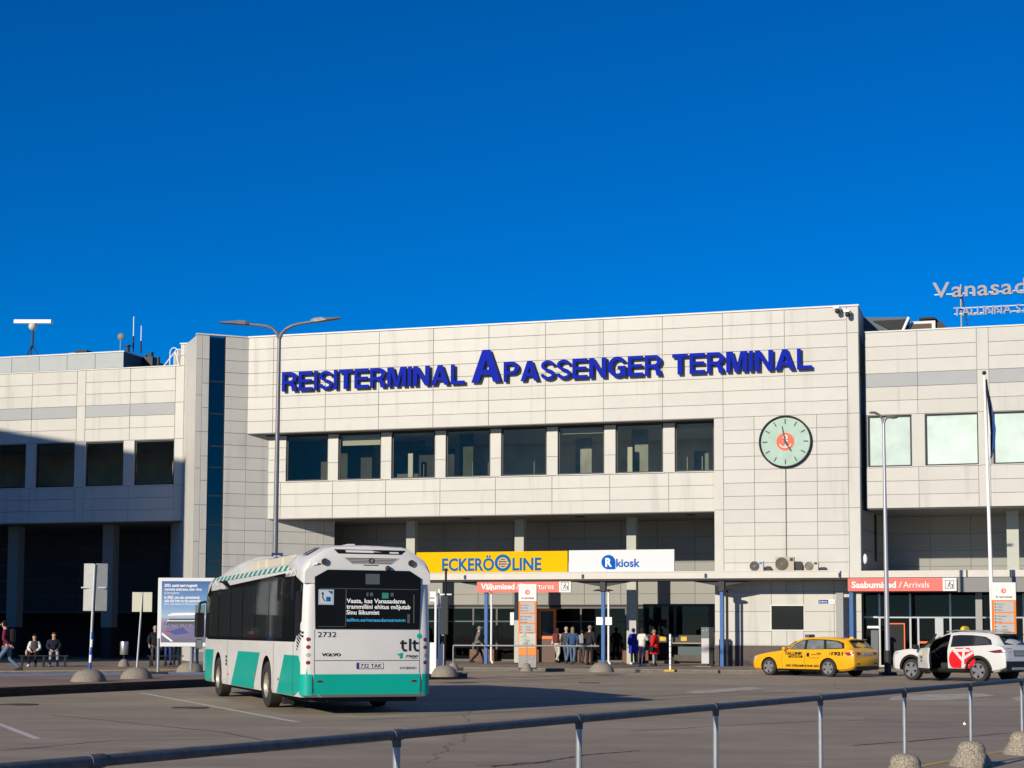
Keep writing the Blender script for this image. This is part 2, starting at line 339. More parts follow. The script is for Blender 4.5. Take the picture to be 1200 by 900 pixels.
sx0, sz0 = fac(904, 710); sx1, sz1 = fac(942, 738)
panels([-1.10, -0.67, sx0], zlow, 0.0, cb, CREAM); panels([sx1, 4.2, 4.89, UR], zlow, 0.0, cb, CREAM); panels([sx0, 2.12, sx1], [4.0, 3.43], 0.0, cb, CREAM); panels([sx0, sx1], [3.43, sz0], 0.0, cb, CREAM); panels([sx0, 2.12, sx1], [sz1, 1.05], 0.0, cb, CREAM)
MB().box(sx0 + .01, sx1 - .01, 0.0, 0.03, sz1 + .005, sz0 - .005).build('small_window', mat('smoked_glass', (0.02, 0.022, 0.02), 0.12), cb)
mb = MB(); t_ = .05; mb.box(sx0 - t_, sx1 + t_, -.02, 0.0, sz0, sz0 + t_); mb.box(sx0 - t_, sx1 + t_, -.02, 0, sz1 - t_, sz1); mb.box(sx0 - t_, sx0, -.02, 0, sz1, sz0); mb.box(sx1, sx1 + t_, -.02, 0, sz1, sz0); mb.build('window_trim', COPING, cb)
mb = MB(); mb.box(-1.10, UR - .02, -0.02, 0.029, 0.0, 1.035); mb.build('plinth', mat('brown_plinth', (0.10, 0.085, 0.075), 0.8, noise=0.15, scale=3), cb)
mb = MB(); mb.box(-1.10, UR, -0.01, 0.0, 1.035, 1.05); mb.build('plinth_trim', COPING, cb)
# right flank of the clock block (narrow, in shade)
fl = MB().box(UR - .012, UR - .006, 0.03, 8, 0, 16.1).build('flank_wall', JOINT, T)
fm = Matrix.Translation((UR, 0, 0)) @ Matrix.Rotation(math.pi / 2, 4, 'Z')
panels([0.0, 0.68, 3.4, 6.0], [16.13, 14.93, 13.13, 11.33, 8.92, 7.13, 4.3], 0.0, fl, CREAM, 'flank_panel', fm)

# --- glazed storey (centre), slightly set back; hollow rooms behind the glass
def storey(us_win, u0, u1, v, parent_name, spand, top, zt=11.27, zb=9.03, zlo=7.13, depth=7.0, panem=WGLASS, bars=True, extra_strips=()):
    mb = MB(); mb.box(u0, u1, v + .03, v + .25, zlo + .01, zb - .06); mb.box(u0, u1, v + .03, v + .25, zt + .0, top - .01)
    edges = [u0] + [e for a, b in us_win for e in (a, b)] + [u1]
    for i in range(0, len(edges), 2):
        if edges[i + 1] - edges[i] > .02: mb.box(edges[i], edges[i + 1], v + .03, v + .25, zb - .06, zt)
    MB().box(u0, u1, v + .26, v + depth, zlo + .16, zlo + .18).build('interior_floor', mat('floor_pale', (.55, .53, .48), .5), T); mb.box(u0, u1, v + .25, v + depth, zlo + .05, zlo + .15)          # floor slab
    
    wall = mb.build(parent_name, JOINT, T); MB().box(u0, u1, v + depth, v + depth + .1, zlo, top - .01).box(u0 + .01, u0 + .1, v + .26, v + depth, zlo + .16, zt + .29).box(u1 - .1, u1 - .01, v + .26, v + depth, zlo + .16, zt + .29).box(u0, u1, v + .25, v + depth, zt + .3, zt + .36).build('interior_wall', mat('interior_grey', (.75, .77, .74), .8, noise=.3, scale=.5), wall)
    for a, b in us_win:
        wn = MB(); f = .07
        wn.box(a, b, v + .10, v + .17, zb - .05, zb - .05 + f); wn.box(a, b, v + .10, v + .17, zt - f, zt); wn.box(a, a + f, v + .10, v + .17, zb - .05 + f, zt - f); wn.box(b - f, b, v + .10, v + .17, zb - .05 + f, zt - f)
        wo_ = wn.build('window', FRAME, T)
        p = MB().box(-(b - a) / 2 + f, (b - a) / 2 - f, 0, .012, 0, zt - zb - 2 * f + .05).build('pane', panem, wo_, loc=((a + b) / 2, v + .135, zb - .05 + f), rot=(random.gauss(0, .004), 0, random.gauss(0, .004)))
        si = MB().box(a - .04, b + .04, v - .05, v + .12, zb - .085, zb - .055).build('sill', COPING, wo_)
    return wall
cw = [(-22.57 + 2.79 * k, -20.33 + 2.79 * k) for k in range(7)] + [(-3.03, -1.21)]
lw = storey(cw, -23.85, -1.10, 0.70, 'glazed_storey_wall', None, 11.33)
LU = [-23.85, -22.85] + [-20.06 + 2.79 * k for k in range(7)] + [-1.10]
panels(LU, [8.93, 8.33, 7.73, 7.13], 0.70, lw, CREAM)
pe = [-23.85] + [e for a, b in cw for e in (a, b)] + [-1.10]
for i in range(0, len(pe), 2):
    if pe[i + 1] - pe[i] > .15: panels([pe[i], pe[i + 1]], [11.26, 9.85, 8.95] if i else [11.26, 10.66, 10.06, 9.46, 8.95], 0.70, lw, CREAM)
mb = MB(); mb.box(-23.85, -1.1, 0.62, 0.72, 11.255, 11.30); mb.build('lintel_trim', FRAME, lw)
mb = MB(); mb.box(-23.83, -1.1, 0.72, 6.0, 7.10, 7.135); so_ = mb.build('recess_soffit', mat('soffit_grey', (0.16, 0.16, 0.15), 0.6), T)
for px in (545, 678, 808):
    u, z = fac(px, 610, 2.0); MB().lathe([(0.001, 0), (.2, 0), (.24, -.03), (.24, 0.01)], 16).build('downlight', FRAME, so_, True, loc=(u, 2.2, 7.10))
# furniture glimpsed behind the glass: pale columns and rail posts
INT = mat('interior_pale', (0.55, 0.58, 0.55), 0.6)
for px in (481, 738): 
    u, z = fac(px, 540, 1.6); MB().box(u - .12, u + .12, 1.6, 1.75, 7.3, 10.3).build('interior_column', INT, T)
mb = MB()
for x_ in (-15.6, -13.1, -12.3, -10.0, -7.5, -2.6, -1.9): mb.cyl((x_, 1.5, 7.3), (x_, 1.5, 9.75), .02, n=6)
mb.build('interior_post', ALU, T)
random.seed(21)
for (a_, b_, d_, z0_, z1_, c_) in ((-23.5, -20.9, 3.0, 7.35, 11.2, (.10, .11, .10)), (-20.5, -18.6, 2.2, 7.35, 11.2, (.06, .065, .06)), (-18.6, -16.5, 4.0, 7.35, 11.2, (.14, .15, .14)), (-16.3, -14.4, 2.6, 7.35, 10.6, (.05, .055, .05)), (-13.9, -13.2, 1.9, 7.35, 11.2, (.06, .08, .06)), (-8.2, -7.4, 2.4, 7.35, 10.9, (.35, .37, .37)), (-5.4, -4.6, 2.2, 7.35, 11.2, (.3, .33, .31)), (-2.6, -1.9, 3.2, 7.35, 10.2, (.2, .24, .26))):
    MB().box(a_, b_, d_, d_ + .1, z0_, z1_).build('pane_tone_panel', mat('tone_panel_%d' % int(-a_ * 10), c_, .7, noise=.35, scale=.8), T)  # added panels of varied tone, standing in for differing pane reflections
for a_, h_ in ((-19.75, .5), (-8.58, .28), (-3.03, .2)): MB().box(a_ + .08, a_ + 2.1 if a_ < -4 else a_ + 1.7, .95, .97, 11.2 - h_, 11.2).build('roller_blind', mat('blind_grey', (.45, .45, .42), .8), T)
mb = MB(); mb.box(-23.7, -1.2, 1.0, 7.6, 11.28, 11.3); mb.build('interior_ceiling', mat('ceiling_pale', (0.5, 0.52, 0.5), 0.8), T)
# --- recess below (centre): back wall with grey panels, pillars, shop fronts
VB = 6.0
rb = MB().box(-26, -1.0, VB + .03, VB + .3, 2.95, 7.2).build('recess_back_wall', JOINT, T)
RU = [-25.4 + 1.86 * k for k in range(14)]; RU[-1] = -1.2
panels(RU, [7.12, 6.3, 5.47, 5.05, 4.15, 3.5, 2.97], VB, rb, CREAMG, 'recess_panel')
PILL = mat('pillar_pale', (0.42, 0.43, 0.38), 0.6, noise=.06, scale=2)
for px in (483, 610, 741):
    u, z = fac(px, 630, 3.3); bevel(MB().box(u - .235, u + .235, 3.06, 3.54, 0.10, 7.12).build('pillar', PILL, T), .015)
# shop front glazing at the back of the recess
shop = thing('_', '', '') if False else None
SHOPGL = glass('shop_glass', (0.5, 0.6, 0.65), 0.5, 0.015, 0.03)
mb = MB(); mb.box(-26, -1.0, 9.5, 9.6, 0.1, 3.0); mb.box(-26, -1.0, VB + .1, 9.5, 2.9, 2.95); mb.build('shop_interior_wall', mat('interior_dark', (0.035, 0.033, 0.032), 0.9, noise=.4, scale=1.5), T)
sf = MB(); 
sfu = [-25.5, -22, -19.2, -16.2, -14.55, -13.3, -11.55, -10.4, -8.9, -6.6, -5.25, -3.9, -2.3]
for a, b in zip(sfu[:-1], sfu[1:]):
    wn = MB(); wn.box(a, a + .09, VB + .05, VB + .14, .12, 2.88); wn.box(a + .09, b, VB + .05, VB + .14, 2.78, 2.88); wn.box(a + .09, b, VB + .05, VB + .14, .12, .22); wn.box(a + .09, b, VB + .06, VB + .13, 2.1, 2.16)
    wo_ = wn.build('shop_window', mat('grey_frame', (0.10, 0.105, 0.105), .45), T)
    MB().box(a + .09, b, VB + .09, VB + .10, .22, 2.78).build('pane', SHOPGL, wo_)
WOODB = mat('brown_stone_base', (0.16, 0.085, 0.06), 0.75, noise=.3, scale=6)
for a, b in ((-14.5, -13.2), (-11.5, -10.3), (-9.0, -8.2), (-6.6, -5.3)): bevel(MB().box(a, b, VB - .55, VB + .03, .115, .72).build('low_wall', WOODB, T), .015)
# shop lights, posters seen inside
for px, py, wd, ht, mm in ((560, 725, .35, .5, 'poster_pale'), (598, 710, .5, .3, 'poster_pale'), (640, 709, .5, .2, 'poster_red'), (668, 730, .2, .25, 'poster_pale'), (591, 731, .2, .2, 'poster_pale'), (694, 709, 1.3, .2, 'poster_grey'), (593, 709, .9, .22, 'poster_grey')):
    u, z = fac(px, py, 7.0); MB().box(u - wd / 2, u + wd / 2, 7.0, 7.03, z - ht / 2, z + ht / 2).build('shop_poster', mat(mm, {'poster_pale': (.5, .5, .48), 'poster_red': (.4, .16, .12), 'poster_grey': (.35, .36, .33)}[mm], .7), T)

# --- canopy
CF, CB = -1.6, -0.15
mb = MB(); mb.box(-21, 5.0, CF, CB, 3.99, 4.28); cn = mb.build('canopy', mat('canopy_cream', (0.56, 0.53, 0.47), .45, noise=.05, scale=1.5), T)
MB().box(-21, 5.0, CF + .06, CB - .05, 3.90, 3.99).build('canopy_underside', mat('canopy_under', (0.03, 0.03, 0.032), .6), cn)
MB().box(-21, 5.0, CF - .025, CF + .02, 4.28, 4.31).build('canopy_trim', COPING, cn)
rc = MB().box(5.02, 16, CF, VB, 3.99, 4.28).build('entrance_canopy', MATS['canopy_cream'], T)
mb = MB(); mb.box(5.02, 16, CF + .04, CF + .16, 3.36, 3.97); mb.build('canopy_header', mat('header_grey', (0.22, 0.22, 0.21), .5), rc)
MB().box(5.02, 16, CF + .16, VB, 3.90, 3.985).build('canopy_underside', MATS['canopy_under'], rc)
for px in (1133, 1184, 985): 
    u, z = fac(px, 672, CF); MB().box(u - .03, u + .03, CF - .012, CF - .002, 3.99, 4.28).build('canopy_joint', DARKM, rc)
for px in (545, 683, 827, 984):
    u, z = fac(px, 676, CF); MB().box(u - .05, u + .05, CF - .04, CF - .003, 4.02, 4.2).build('pipe_spout', mat('navy', (.02, .03, .12), .4), cn)
BLUEP = mat('blue_post', (0.045, 0.13, 0.33), .45, noise=.06, scale=4)
for px, pu in ((570, None), (707, None), (846, None)):
    u, _ = fac(px, 720, CF + .3); v = CF + .3
    po = thing('canopy_post', {570: 'blue canopy post with white drainpipe beside the departures sign', 707: 'blue canopy post with two white notices in a stone base', 846: 'blue canopy post with black downpipe at the clock wall'}[px], 'post', W(u, v, 0), -TH, 'blue posts carrying the canopy')
    bevel(MB().box(-.085, .085, -.085, .085, .10, 3.42).build('shaft', BLUEP, po), .02)
    bevel(MB().box(-.14, .14, -.14, .14, 3.42, 3.91).build('head', DARKM, po), .02)
    mb = MB(); 
    for s in (-1, 1): mb.add([(s * .14, -.04, 3.66), (s * 1.3, -.04, 3.87), (s * 1.3, .04, 3.87), (s * .14, .04, 3.66), (s * .14, -.04, 3.88), (s * 1.3, -.04, 3.90), (s * 1.3, .04, 3.90), (s * .14, .04, 3.88)], [(0, 1, 2, 3), (4, 7, 6, 5), (0, 4, 5, 1), (1, 5, 6, 2), (2, 6, 7, 3), (3, 7, 4, 0)])
    mb.build('bracket', DARKM, po)
    for s in ((-1, 1) if px == 707 else (1,)):
        MB().lathe([(.03, .0), (.03, .06), (.22, .0), (.23, -.02), (.001, -.02)], 16).build('spotlight', DARKM, po, True, loc=(s * .25, 0, 3.48))
    if px != 846: MB().tube([(.24, 0, 3.45), (.24, 0, .3), (.32, 0, .16)], .045, 10).build('drainpipe', WHITE, po, True)
    else: MB().tube([(.22, .05, 3.5), (.22, .05, .12)], .06, 10).build('drainpipe', DARKM, po, True)
    if px == 707:
        for s in (-.15, .27): MB().box(s - .15, s + .15, -.115, -.10, 1.93, 2.28).build('notice', WHITE, po)

# --- left wing
LWV = 0.70
lwin = [(-43.3, -41.05), (-39.63, -37.39), (-36.78, -34.5), (-33.84, -31.66), (-31.02, -28.77)]
lwall = storey(lwin, -46, -26.2, LWV, 'left_wing_wall', None, 15.0)
TZ = [15.02, 14.37, 13.76, 13.16]
cols = [-45.6, -42.8, -40.0, -37.1, -34.43]
def wing_panels(cl, par):
    panels(cl, TZ, LWV, par, CREAM); panels(cl, [13.16, 12.55], LWV, par, BAND, 'grey_band_panel'); panels(cl, [12.55, 11.93, 11.30], LWV, par, CREAM); panels(cl, [8.95, 8.33, 7.73, 7.13], LWV, par, CREAM)
wing_panels(cols, lwall); wing_panels([-33.92, -31.33, -28.76], lwall); wing_panels([-28.26, -26.6], lwall)
for a, b in ((-34.43, -33.92), (-28.76, -28.26)): panels([a, b], [15.02, 13.16, 11.3, 8.95, 7.13], LWV, lwall, CREAM)
panels([-28.5, -28.26, -26.6], [16.13, 15.55, 15.02], LWV, lwall, CREAM); panels([-28.26, -26.6], [11.3, 10.7, 10.1, 9.5, 8.95], LWV, lwall, CREAM)
MB().box(-28.5, -26.3, LWV + .03, 4, 15.0, 16.1).build('parapet_block', JOINT, lwall); MB().box(-28.53, -26.3, LWV - .04, LWV + .3, 16.13, 16.19).build('coping', COPING, lwall)
for i in range(len(lwin)):
    a = lwin[i - 1][1] if i else -46; b = lwin[i][0]
    panels([max(a, -41.05) if i else a, b], [11.3, 8.95], LWV, lwall, CREAM)
MB().box(-46, -28.53, LWV - .04, LWV + .3, 15.02, 15.07).build('coping', COPING, lwall); MB().box(-46, -26, LWV + .3, 14, 14.85, 14.95).build('wing_roof', DARKM, lwall)
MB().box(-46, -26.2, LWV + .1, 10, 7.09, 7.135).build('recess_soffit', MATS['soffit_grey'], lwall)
lrb = MB().box(-50, -24.0, 8.03, 8.3, 2.6, 7.2).build('left_recess_back_wall', JOINT, T)
panels([-48 + 1.86 * k for k in range(12)], [7.1, 6.2, 5.3, 4.4, 3.5, 2.62], 8.0, lrb, mat('shade_dark_cladding', (.05, .052, .055), .6, rnd=.05), 'recess_panel')  # shade of the left recess put into the panels as a darker colour
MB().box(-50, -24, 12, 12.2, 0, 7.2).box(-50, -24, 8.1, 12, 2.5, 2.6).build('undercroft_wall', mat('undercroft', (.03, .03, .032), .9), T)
for px in (18, 129):
    u, z = fac(px, 680, 2.6); po = MB().box(u - .31, u + .31, 2.3, 2.9, 1.75, 7.12).build('pillar', mat('pillar_shade_grey', (.20, .205, .19), .6, noise=.06, scale=2), T); MB().box(u - .27, u + .27, 2.34, 2.86, 0.1, 1.75).build('pillar_base', DARKM, po)  # pillar colour darkened as well, to imitate the arcade's shade

# --- right wing
rwin = [(5.70, 7.59), (8.18, 10.45), (11.05, 13.3), (13.9, 15.9)]
PALEGL = mat('painted_reflection_pane', (0.56, 0.66, 0.57), 0.12, spec=.5, noise=0.2, scale=0.7, detail=7, rnd=.05, coat=.6)  # opaque panes; bright cloudy reflection painted into colour and noise
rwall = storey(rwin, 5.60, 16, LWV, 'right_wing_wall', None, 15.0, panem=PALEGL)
wing_panels([5.60, 7.88, 10.42], rwall); wing_panels([10.92, 13.65, 16], rwall); panels([10.42, 10.92], [15.02, 13.16, 11.3, 8.95, 7.13], LWV, rwall, CREAM); panels([7.6, 8.17], [11.3, 8.95], LWV, rwall, CREAM); panels([13.31, 13.89], [11.3, 8.95], LWV, rwall, CREAM)
MB().box(5.57, 16, LWV - .04, LWV + .3, 15.02, 15.08).build('coping', COPING, rwall); MB().box(5.6, 16, LWV + .3, 14, 14.85, 14.95).build('wing_roof', DARKM, rwall)
MB().box(5.62, 16, LWV + .1, VB, 7.09, 7.135).build('recess_soffit', MATS['soffit_grey'], rwall)
rrb = MB().box(5.4, 16, VB + .03, VB + .3, 0, 7.2).build('right_recess_back_wall', JOINT, T)
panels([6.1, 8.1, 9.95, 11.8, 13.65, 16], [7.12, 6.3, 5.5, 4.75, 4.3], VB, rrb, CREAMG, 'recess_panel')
fm2 = Matrix.Translation((UR + .03, 0.75, 0)) @ Matrix.Rotation(math.pi / 2 - .14, 4, 'Z')
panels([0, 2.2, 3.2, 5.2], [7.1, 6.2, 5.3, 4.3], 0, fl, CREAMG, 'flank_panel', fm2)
MB().box(2.35, 2.85, -.012, -.006, 4.9, 7.05).build('slot_window', BLACK, fl).matrix_local = fm2
u, z = fac(1187, 640, 3.3); bevel(MB().box(u - .26, u + .26, 3.0, 3.5, 4.28, 7.12).build('pillar', PILL, T), .015)
u1_, z1_ = fac(1012, 655, .3)
MB().sph((u1_ + .05, .35, z1_), .12, sz=1.9).build('wall_lamp', WHITE, T, True)
# arrivals vestibule
VG = 1.2
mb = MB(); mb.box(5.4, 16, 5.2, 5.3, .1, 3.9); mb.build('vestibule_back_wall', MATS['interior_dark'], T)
ARGL = glass('door_glass', (0.55, 0.6, 0.6), 0.55, 0.015, 0.03)
vx = [fac(px, 740, VG)[0] for px in (1009, 1031, 1067, 1114, 1146, 1163, 1200)] + [13.6, 16]
for k, (a, b) in enumerate(zip(vx[:-1], vx[1:])):
    wn = MB(); wn.box(a - .04, a + .04, VG - .05, VG + .05, .12, 3.36); wn.box(a + .04, b - .04, VG - .05, VG + .05, 2.28, 2.36); wn.box(a + .04, b - .04, VG - .05, VG + .05, .12, .2)
    if k == 2: 
        wn.box(a + .3, a + .38, VG - .04, VG + .04, .2, 2.28); wn.box((a + b) / 2 + .2, (a + b) / 2 + .55, VG - .04, VG + .04, .2, 2.28)
    wo_ = wn.build('entrance_glazing', ALU, T); MB().box(a + .04, b - .04, VG - .005, VG + .005, .2, 3.34).build('pane', ARGL, wo_)
mb = MB(); a, b = vx[2], vx[3]; mb.box(a + .38, (a + b) / 2 + .2, VG - .06, VG - .051, 1.17, 1.26); mb.build('door_push_bar', mat('orange_red', (.75, .16, .05), .5), T)
for px, wdt in ((984.5, .32), (1147.5, .28)):
    u, z = fac(px, 730, -.6); bevel(MB().box(u - wdt / 2, u + wdt / 2, -.75, -.45, .1, 3.36).build('entrance_column', mat('column_grey', (.30, .30, .29), .5), T), .015)
u, z = fac(998, 730, -.2); bevel(MB().box(u - .09, u + .09, -.3, -.12, .1, 3.9).build('blue_column', BLUEP, T), .015)
# orange framed notice board, grey gate post in the vestibule
u, z = fac(1049, 751, .8); f_ = .05
mb = MB(); mb.box(u - .43, u + .43, .78, .82, z - .78, z - .78 + f_); mb.box(u - .43, u + .43, .78, .82, z + .73, z + .78); mb.box(u - .43, u - .38, .78, .82, z - .73, z + .73); mb.box(u + .38, u + .43, .78, .82, z - .73, z + .73)
nb = thing('notice_board', 'black notice board in an orange frame behind the arrivals glass', 'notice board', W(0, 0, 0), -TH); mb.build('frame', MATS['orange_red'], nb); MB().box(u - .38, u + .38, .80, .815, z - .73, z + .73).build('board', BLACK, nb)
mb = MB(); mb.tube([(u, .8, .12), (u, .8, z - .78)], .03, 8); mb.build('stand', DARKM, nb)
u, z = fac(1025.5, 770, -.6); gp = thing('payment_terminal', 'slim grey machine with white top by the arrivals entrance', 'machine', W(u, -.6, .12), -TH)
bevel(MB().box(-.16, .16, -.12, .12, 0, 1.62).build('cabinet', mat('slate', (.12, .14, .14), .5), gp), .02); MB().box(-.3, .22, -.2, .1, 1.70, 1.80).build('top_sign', WHITE, gp); MB().box(-.03, .03, -.03, .03, 1.62, 1.70).build('neck', DARKM, gp)

# --- oblique stair tower with its blue glass slot
c0 = Vector((-15.50, 79.06)); dirT = Vector((2.366, 0.966)).normalized(); nT = Vector((-dirT.y, dirT.x))
Minv = (Matrix.Translation(P0) @ Matrix.Rotation(-TH, 4, 'Z')).inverted()
TM = Minv @ Matrix.Translation((c0.x, c0.y, 0)) @ Matrix.Rotation(math.atan2(dirT.y, dirT.x), 4, 'Z')      # local: x along the tower wall, y into it
def tw(px, py):                                 # photo pixel -> (s, z) on the tower wall
    d = ray(px, py); O = Vector((0, 0, CAMH)); n3 = Vector((nT.x, nT.y, 0)); t = (Vector((c0.x, c0.y, 0)) - O).dot(n3) / d.dot(n3); P = O + d * t
    return (P.to_2d() - c0).dot(dirT), P.z
s_end = tw(392, 640)[0]; s1 = tw(237, 450)[0]; s2 = tw(245, 450)[0]; s3 = tw(264, 450)[0]; s4 = tw(291, 450)[0]
towerb = MB().box(0.01, s2, .03, 6, 0, 16.1).box(s3, s_end - .01, .03, .4, 0, 7.2).box(s3, 3.4, .03, 2.4, 7.2, 16.1).box(s2, s3, .5, 3, 0, 16.1).build('stair_tower', JOINT, T); towerb.matrix_local = TM
I4 = Matrix.Identity(4)
panels([0, s1], [16.13] + [14.93 - 1.8 * k for k in range(9)] , 0, towerb, CREAM, 'tower_panel')
panels([s1, s2], [16.13] + [14.93 - .6 - 1.2 * k + .6 for k in range(13)], 0, towerb, CREAM, 'tower_panel')
sb = tw(288, 560)[0]; sc = tw(311, 640)[0]
panels([s3, s4 + .35], ROW[:9], 0, towerb, CREAM, 'tower_panel'); panels([s3, sb, 3.9], ROW[8:16], 0, towerb, CREAM, 'tower_panel')
panels([s3, sb, sc, 5.6, s_end - .55, s_end], ROW[15:21] + [3.5, 2.9, 2.3, 1.7, 1.1, .5], 0, towerb, CREAM, 'tower_panel')
MB().box(-.03, s4 + .3, -.04, .3, 16.13, 16.19).build('coping', COPING, towerb)
mb = MB(); sg = MB()
tg = MB(); zz = [16.1, 13.85, 12.25, 10.65, 9.6, 8.2, 6.75, 5.0, 3.2, 1.2]
for k in range(len(zz) - 1): MB().box(s2 + .03, s3 - .03, .10, .112, zz[k + 1] + .03, zz[k] - .03).build('blue_pane', BLUEGL, towerb)
for k in range(1, len(zz)): mb.box(s2, s3, .06, .14, zz[k] - .03, zz[k] + .03)
mb.box(s2, s2 + .04, .04, .14, 1, 16.1); mb.box(s3 - .04, s3, .04, .14, 1, 16.1); mb.build('slot_frame', FRAME, towerb)
tl_ = MB().box(-.012, -.006, .03, 6, 0, 16.1).build('tower_side_wall', CREAM, towerb)

# the left wing runs on beyond the frame (mirrored in the bus windows)
lx = MB().box(-85, -46.05, LWV, 12, 7.13, 15.0).build('left_wing_far', CREAM, T); MB().box(-84.8, -46.2, LWV - .02, LWV + .02, 9.05, 11.27).build('far_window_strip', mat('smoked_glass', (0.02, 0.022, 0.02), 0.12), lx)
MB().box(-85, -50.05, 8, 8.3, 0, 7.13).build('far_recess_wall', MATS['undercroft'], T)

# tar seams and scuffs in the forecourt
TAR = mat('tar_seam', (0.055, 0.05, 0.046), .7, noise=.3, scale=4)
def seam(pts, wd, label):
    P_ = [gnd(*q) for q in pts]; out = []
    for a, b in zip(P_[:-1], P_[1:]):
        for k in range(8): q = a.lerp(b, k / 8); out.append((q.x + random.uniform(-.03, .03), q.y + random.uniform(-.05, .05)))
    out.append((P_[-1].x, P_[-1].y)); mb = MB(); vs = []
    for i, p in enumerate(out):
        a = Vector(out[max(0, i - 1)]); b = Vector(out[min(len(out) - 1, i + 1)]); d = (b - a).normalized(); n_ = Vector((-d.y, d.x)) * wd * random.uniform(.3, .7); q = Vector(p); vs += [(*(q + n_), .0035), (*(q - n_), .0035)]
    mb.add(vs, [(2 * i, 2 * i + 1, 2 * i + 3, 2 * i + 2) for i in range(len(out) - 1)]); mb.build('tar_seam', TAR, kind='structure', label=label)
random.seed(5)
seam([(1000, 874), (1100, 866), (1210, 857)], .05, 'thin dark seam in the asphalt'); seam([(575, 899), (640, 892), (690, 884), (750, 880)], .05, 'thin dark seam in the asphalt'); seam([(560, 897), (600, 897), (650, 893)], .03, 'thin dark seam in the asphalt')
seam([(740, 857), (860, 850), (960, 845), (1060, 843)], .035, 'thin dark seam in the asphalt'); seam([(60, 838), (140, 846), (260, 858), (330, 872)], .03, 'thin dark seam in the asphalt'); seam([(0, 880), (130, 868), (260, 866)], .03, 'thin dark seam in the asphalt')

TRK = ground_mat('tyre_track', (0.268, 0.216, 0.158), False); TAR_, TAR = TAR, TRK
for pts in ([(420, 838), (600, 828), (760, 816), (900, 809)], [(420, 844), (610, 833), (780, 819), (930, 811)], [(150, 880), (330, 868), (560, 846), (760, 830)], [(180, 889), (350, 877), (590, 853), (790, 834)]): seam(pts, .3, 'faint dark tyre track across the asphalt')
TAR = TAR_

# ================================================================== signs and fittings on the terminal
LBLUE = mat('letter_blue', (0.002, 0.014, 0.33), 0.6, spec=.06, noise=.05, scale=3)
LEDGE = mat('letter_side', (0.012, 0.012, 0.05), 0.5)
def arcp(cx, cy, rx, ry, a0, a1, n=12): return [(cx + rx * math.cos(R(a0 + (a1 - a0) * i / n)), cy + ry * math.sin(R(a0 + (a1 - a0) * i / n))) for i in range(n + 1)]
def ribbon(pts, t):                             # outline of a stroke of width t along a centre line
    l, r_ = [], []
    for i, p in enumerate(pts):
        a = Vector(pts[max(0, i - 1)]); b = Vector(pts[min(len(pts) - 1, i + 1)]); d = (b - a).normalized(); n_ = Vector((-d.y, d.x)) * t / 2; l.append(tuple(Vector(p) + n_)); r_.append(tuple(Vector(p) - n_))
    return l + r_[::-1]
K_ = .155                                         # stroke weight; letters are 1 high
BLOCK = {
 'I': [[(0, 0), (K_, 0), (K_, 1), (0, 1)]],
 'E': [[(0, 0), (.66, 0), (.66, .17), (K_, .17), (K_, .43), (.61, .43), (.61, .59), (K_, .59), (K_, .83), (.65, .83), (.65, 1), (0, 1)]],
 'L': [[(0, 0), (.62, 0), (.62, .17), (K_, .17), (K_, 1), (0, 1)]],
 'T': [[(.22, 0), (.42, 0), (.42, .83), (.65, .83), (.65, 1), (-.01, 1), (-.01, .83), (.22, .83)]],
 'N': [[(0, 0), (.19, 0), (.19, .68), (.55, 0), (.75, 0), (.75, 1), (.56, 1), (.56, .33), (.2, 1), (0, 1)]],
 'M': [[(0, 0), (.185, 0), (.185, .74), (.355, 0), (.53, 0), (.70, .74), (.70, 0), (.885, 0), (.885, 1), (.61, 1), (.443, .27), (.275, 1), (0, 1)]],
 'A': [[(0, 0), (.21, 0), (.275, .22), (.545, .22), (.61, 0), (.825, 0), (.515, 1), (.305, 1)], [(.325, .385), (.41, .68), (.495, .385)]],
 'P': [[(0, 0), (K_, 0), (K_, .36)] + arcp(.38, .68, .31, .32, -90, 90) + [(0, 1)], [(K_, .52)] + arcp(.37, .68, .125, .16, -90, 90) + [(K_, .84)]],
 'R': [[(0, 0), (K_, 0), (K_, .39), (.34, .39), (.46, .22), (.50, 0), (.73, 0), (.67, .24), (.55, .43)] + arcp(.42, .70, .30, .30, -60, 90) + [(0, 1)], [(K_, .55)] + arcp(.40, .695, .125, .145, -90, 90) + [(K_, .84)]],
 'S': [ribbon([(.10, .30)] + arcp(.36, .28, .26, .20, 180, 330, 10) + [(.585, .33), (.50, .42), (.36, .48), (.22, .55)] + arcp(.35, .72, .235, .19, 215, 0, 12), K_ * .93)],
 'G': [ribbon(arcp(.42, .50, .32, .41, 38, 330, 22) + [(.70, .22)], K_ * .95)[:0] + ribbon(arcp(.42, .5, .32, .41, 35, 322, 22), K_ * .95)[:23] + [(.58, .13), (.58, .10), (.76, .02), (.76, .54), (.43, .54), (.43, .39), (.60, .39), (.60, .28)] + ribbon(arcp(.42, .5, .32, .41, 35, 322, 22), K_ * .95)[23:]],
}
BLOCK['G'] = [arcp(.42, .50, .42, .51, 28, 300, 24) + [(.62, .10), (.65, .0), (.78, .0), (.78, .54), (.43, .54), (.43, .38), (.59, .38)] + arcp(.42, .50, .215, .335, 312, 42, 24)]
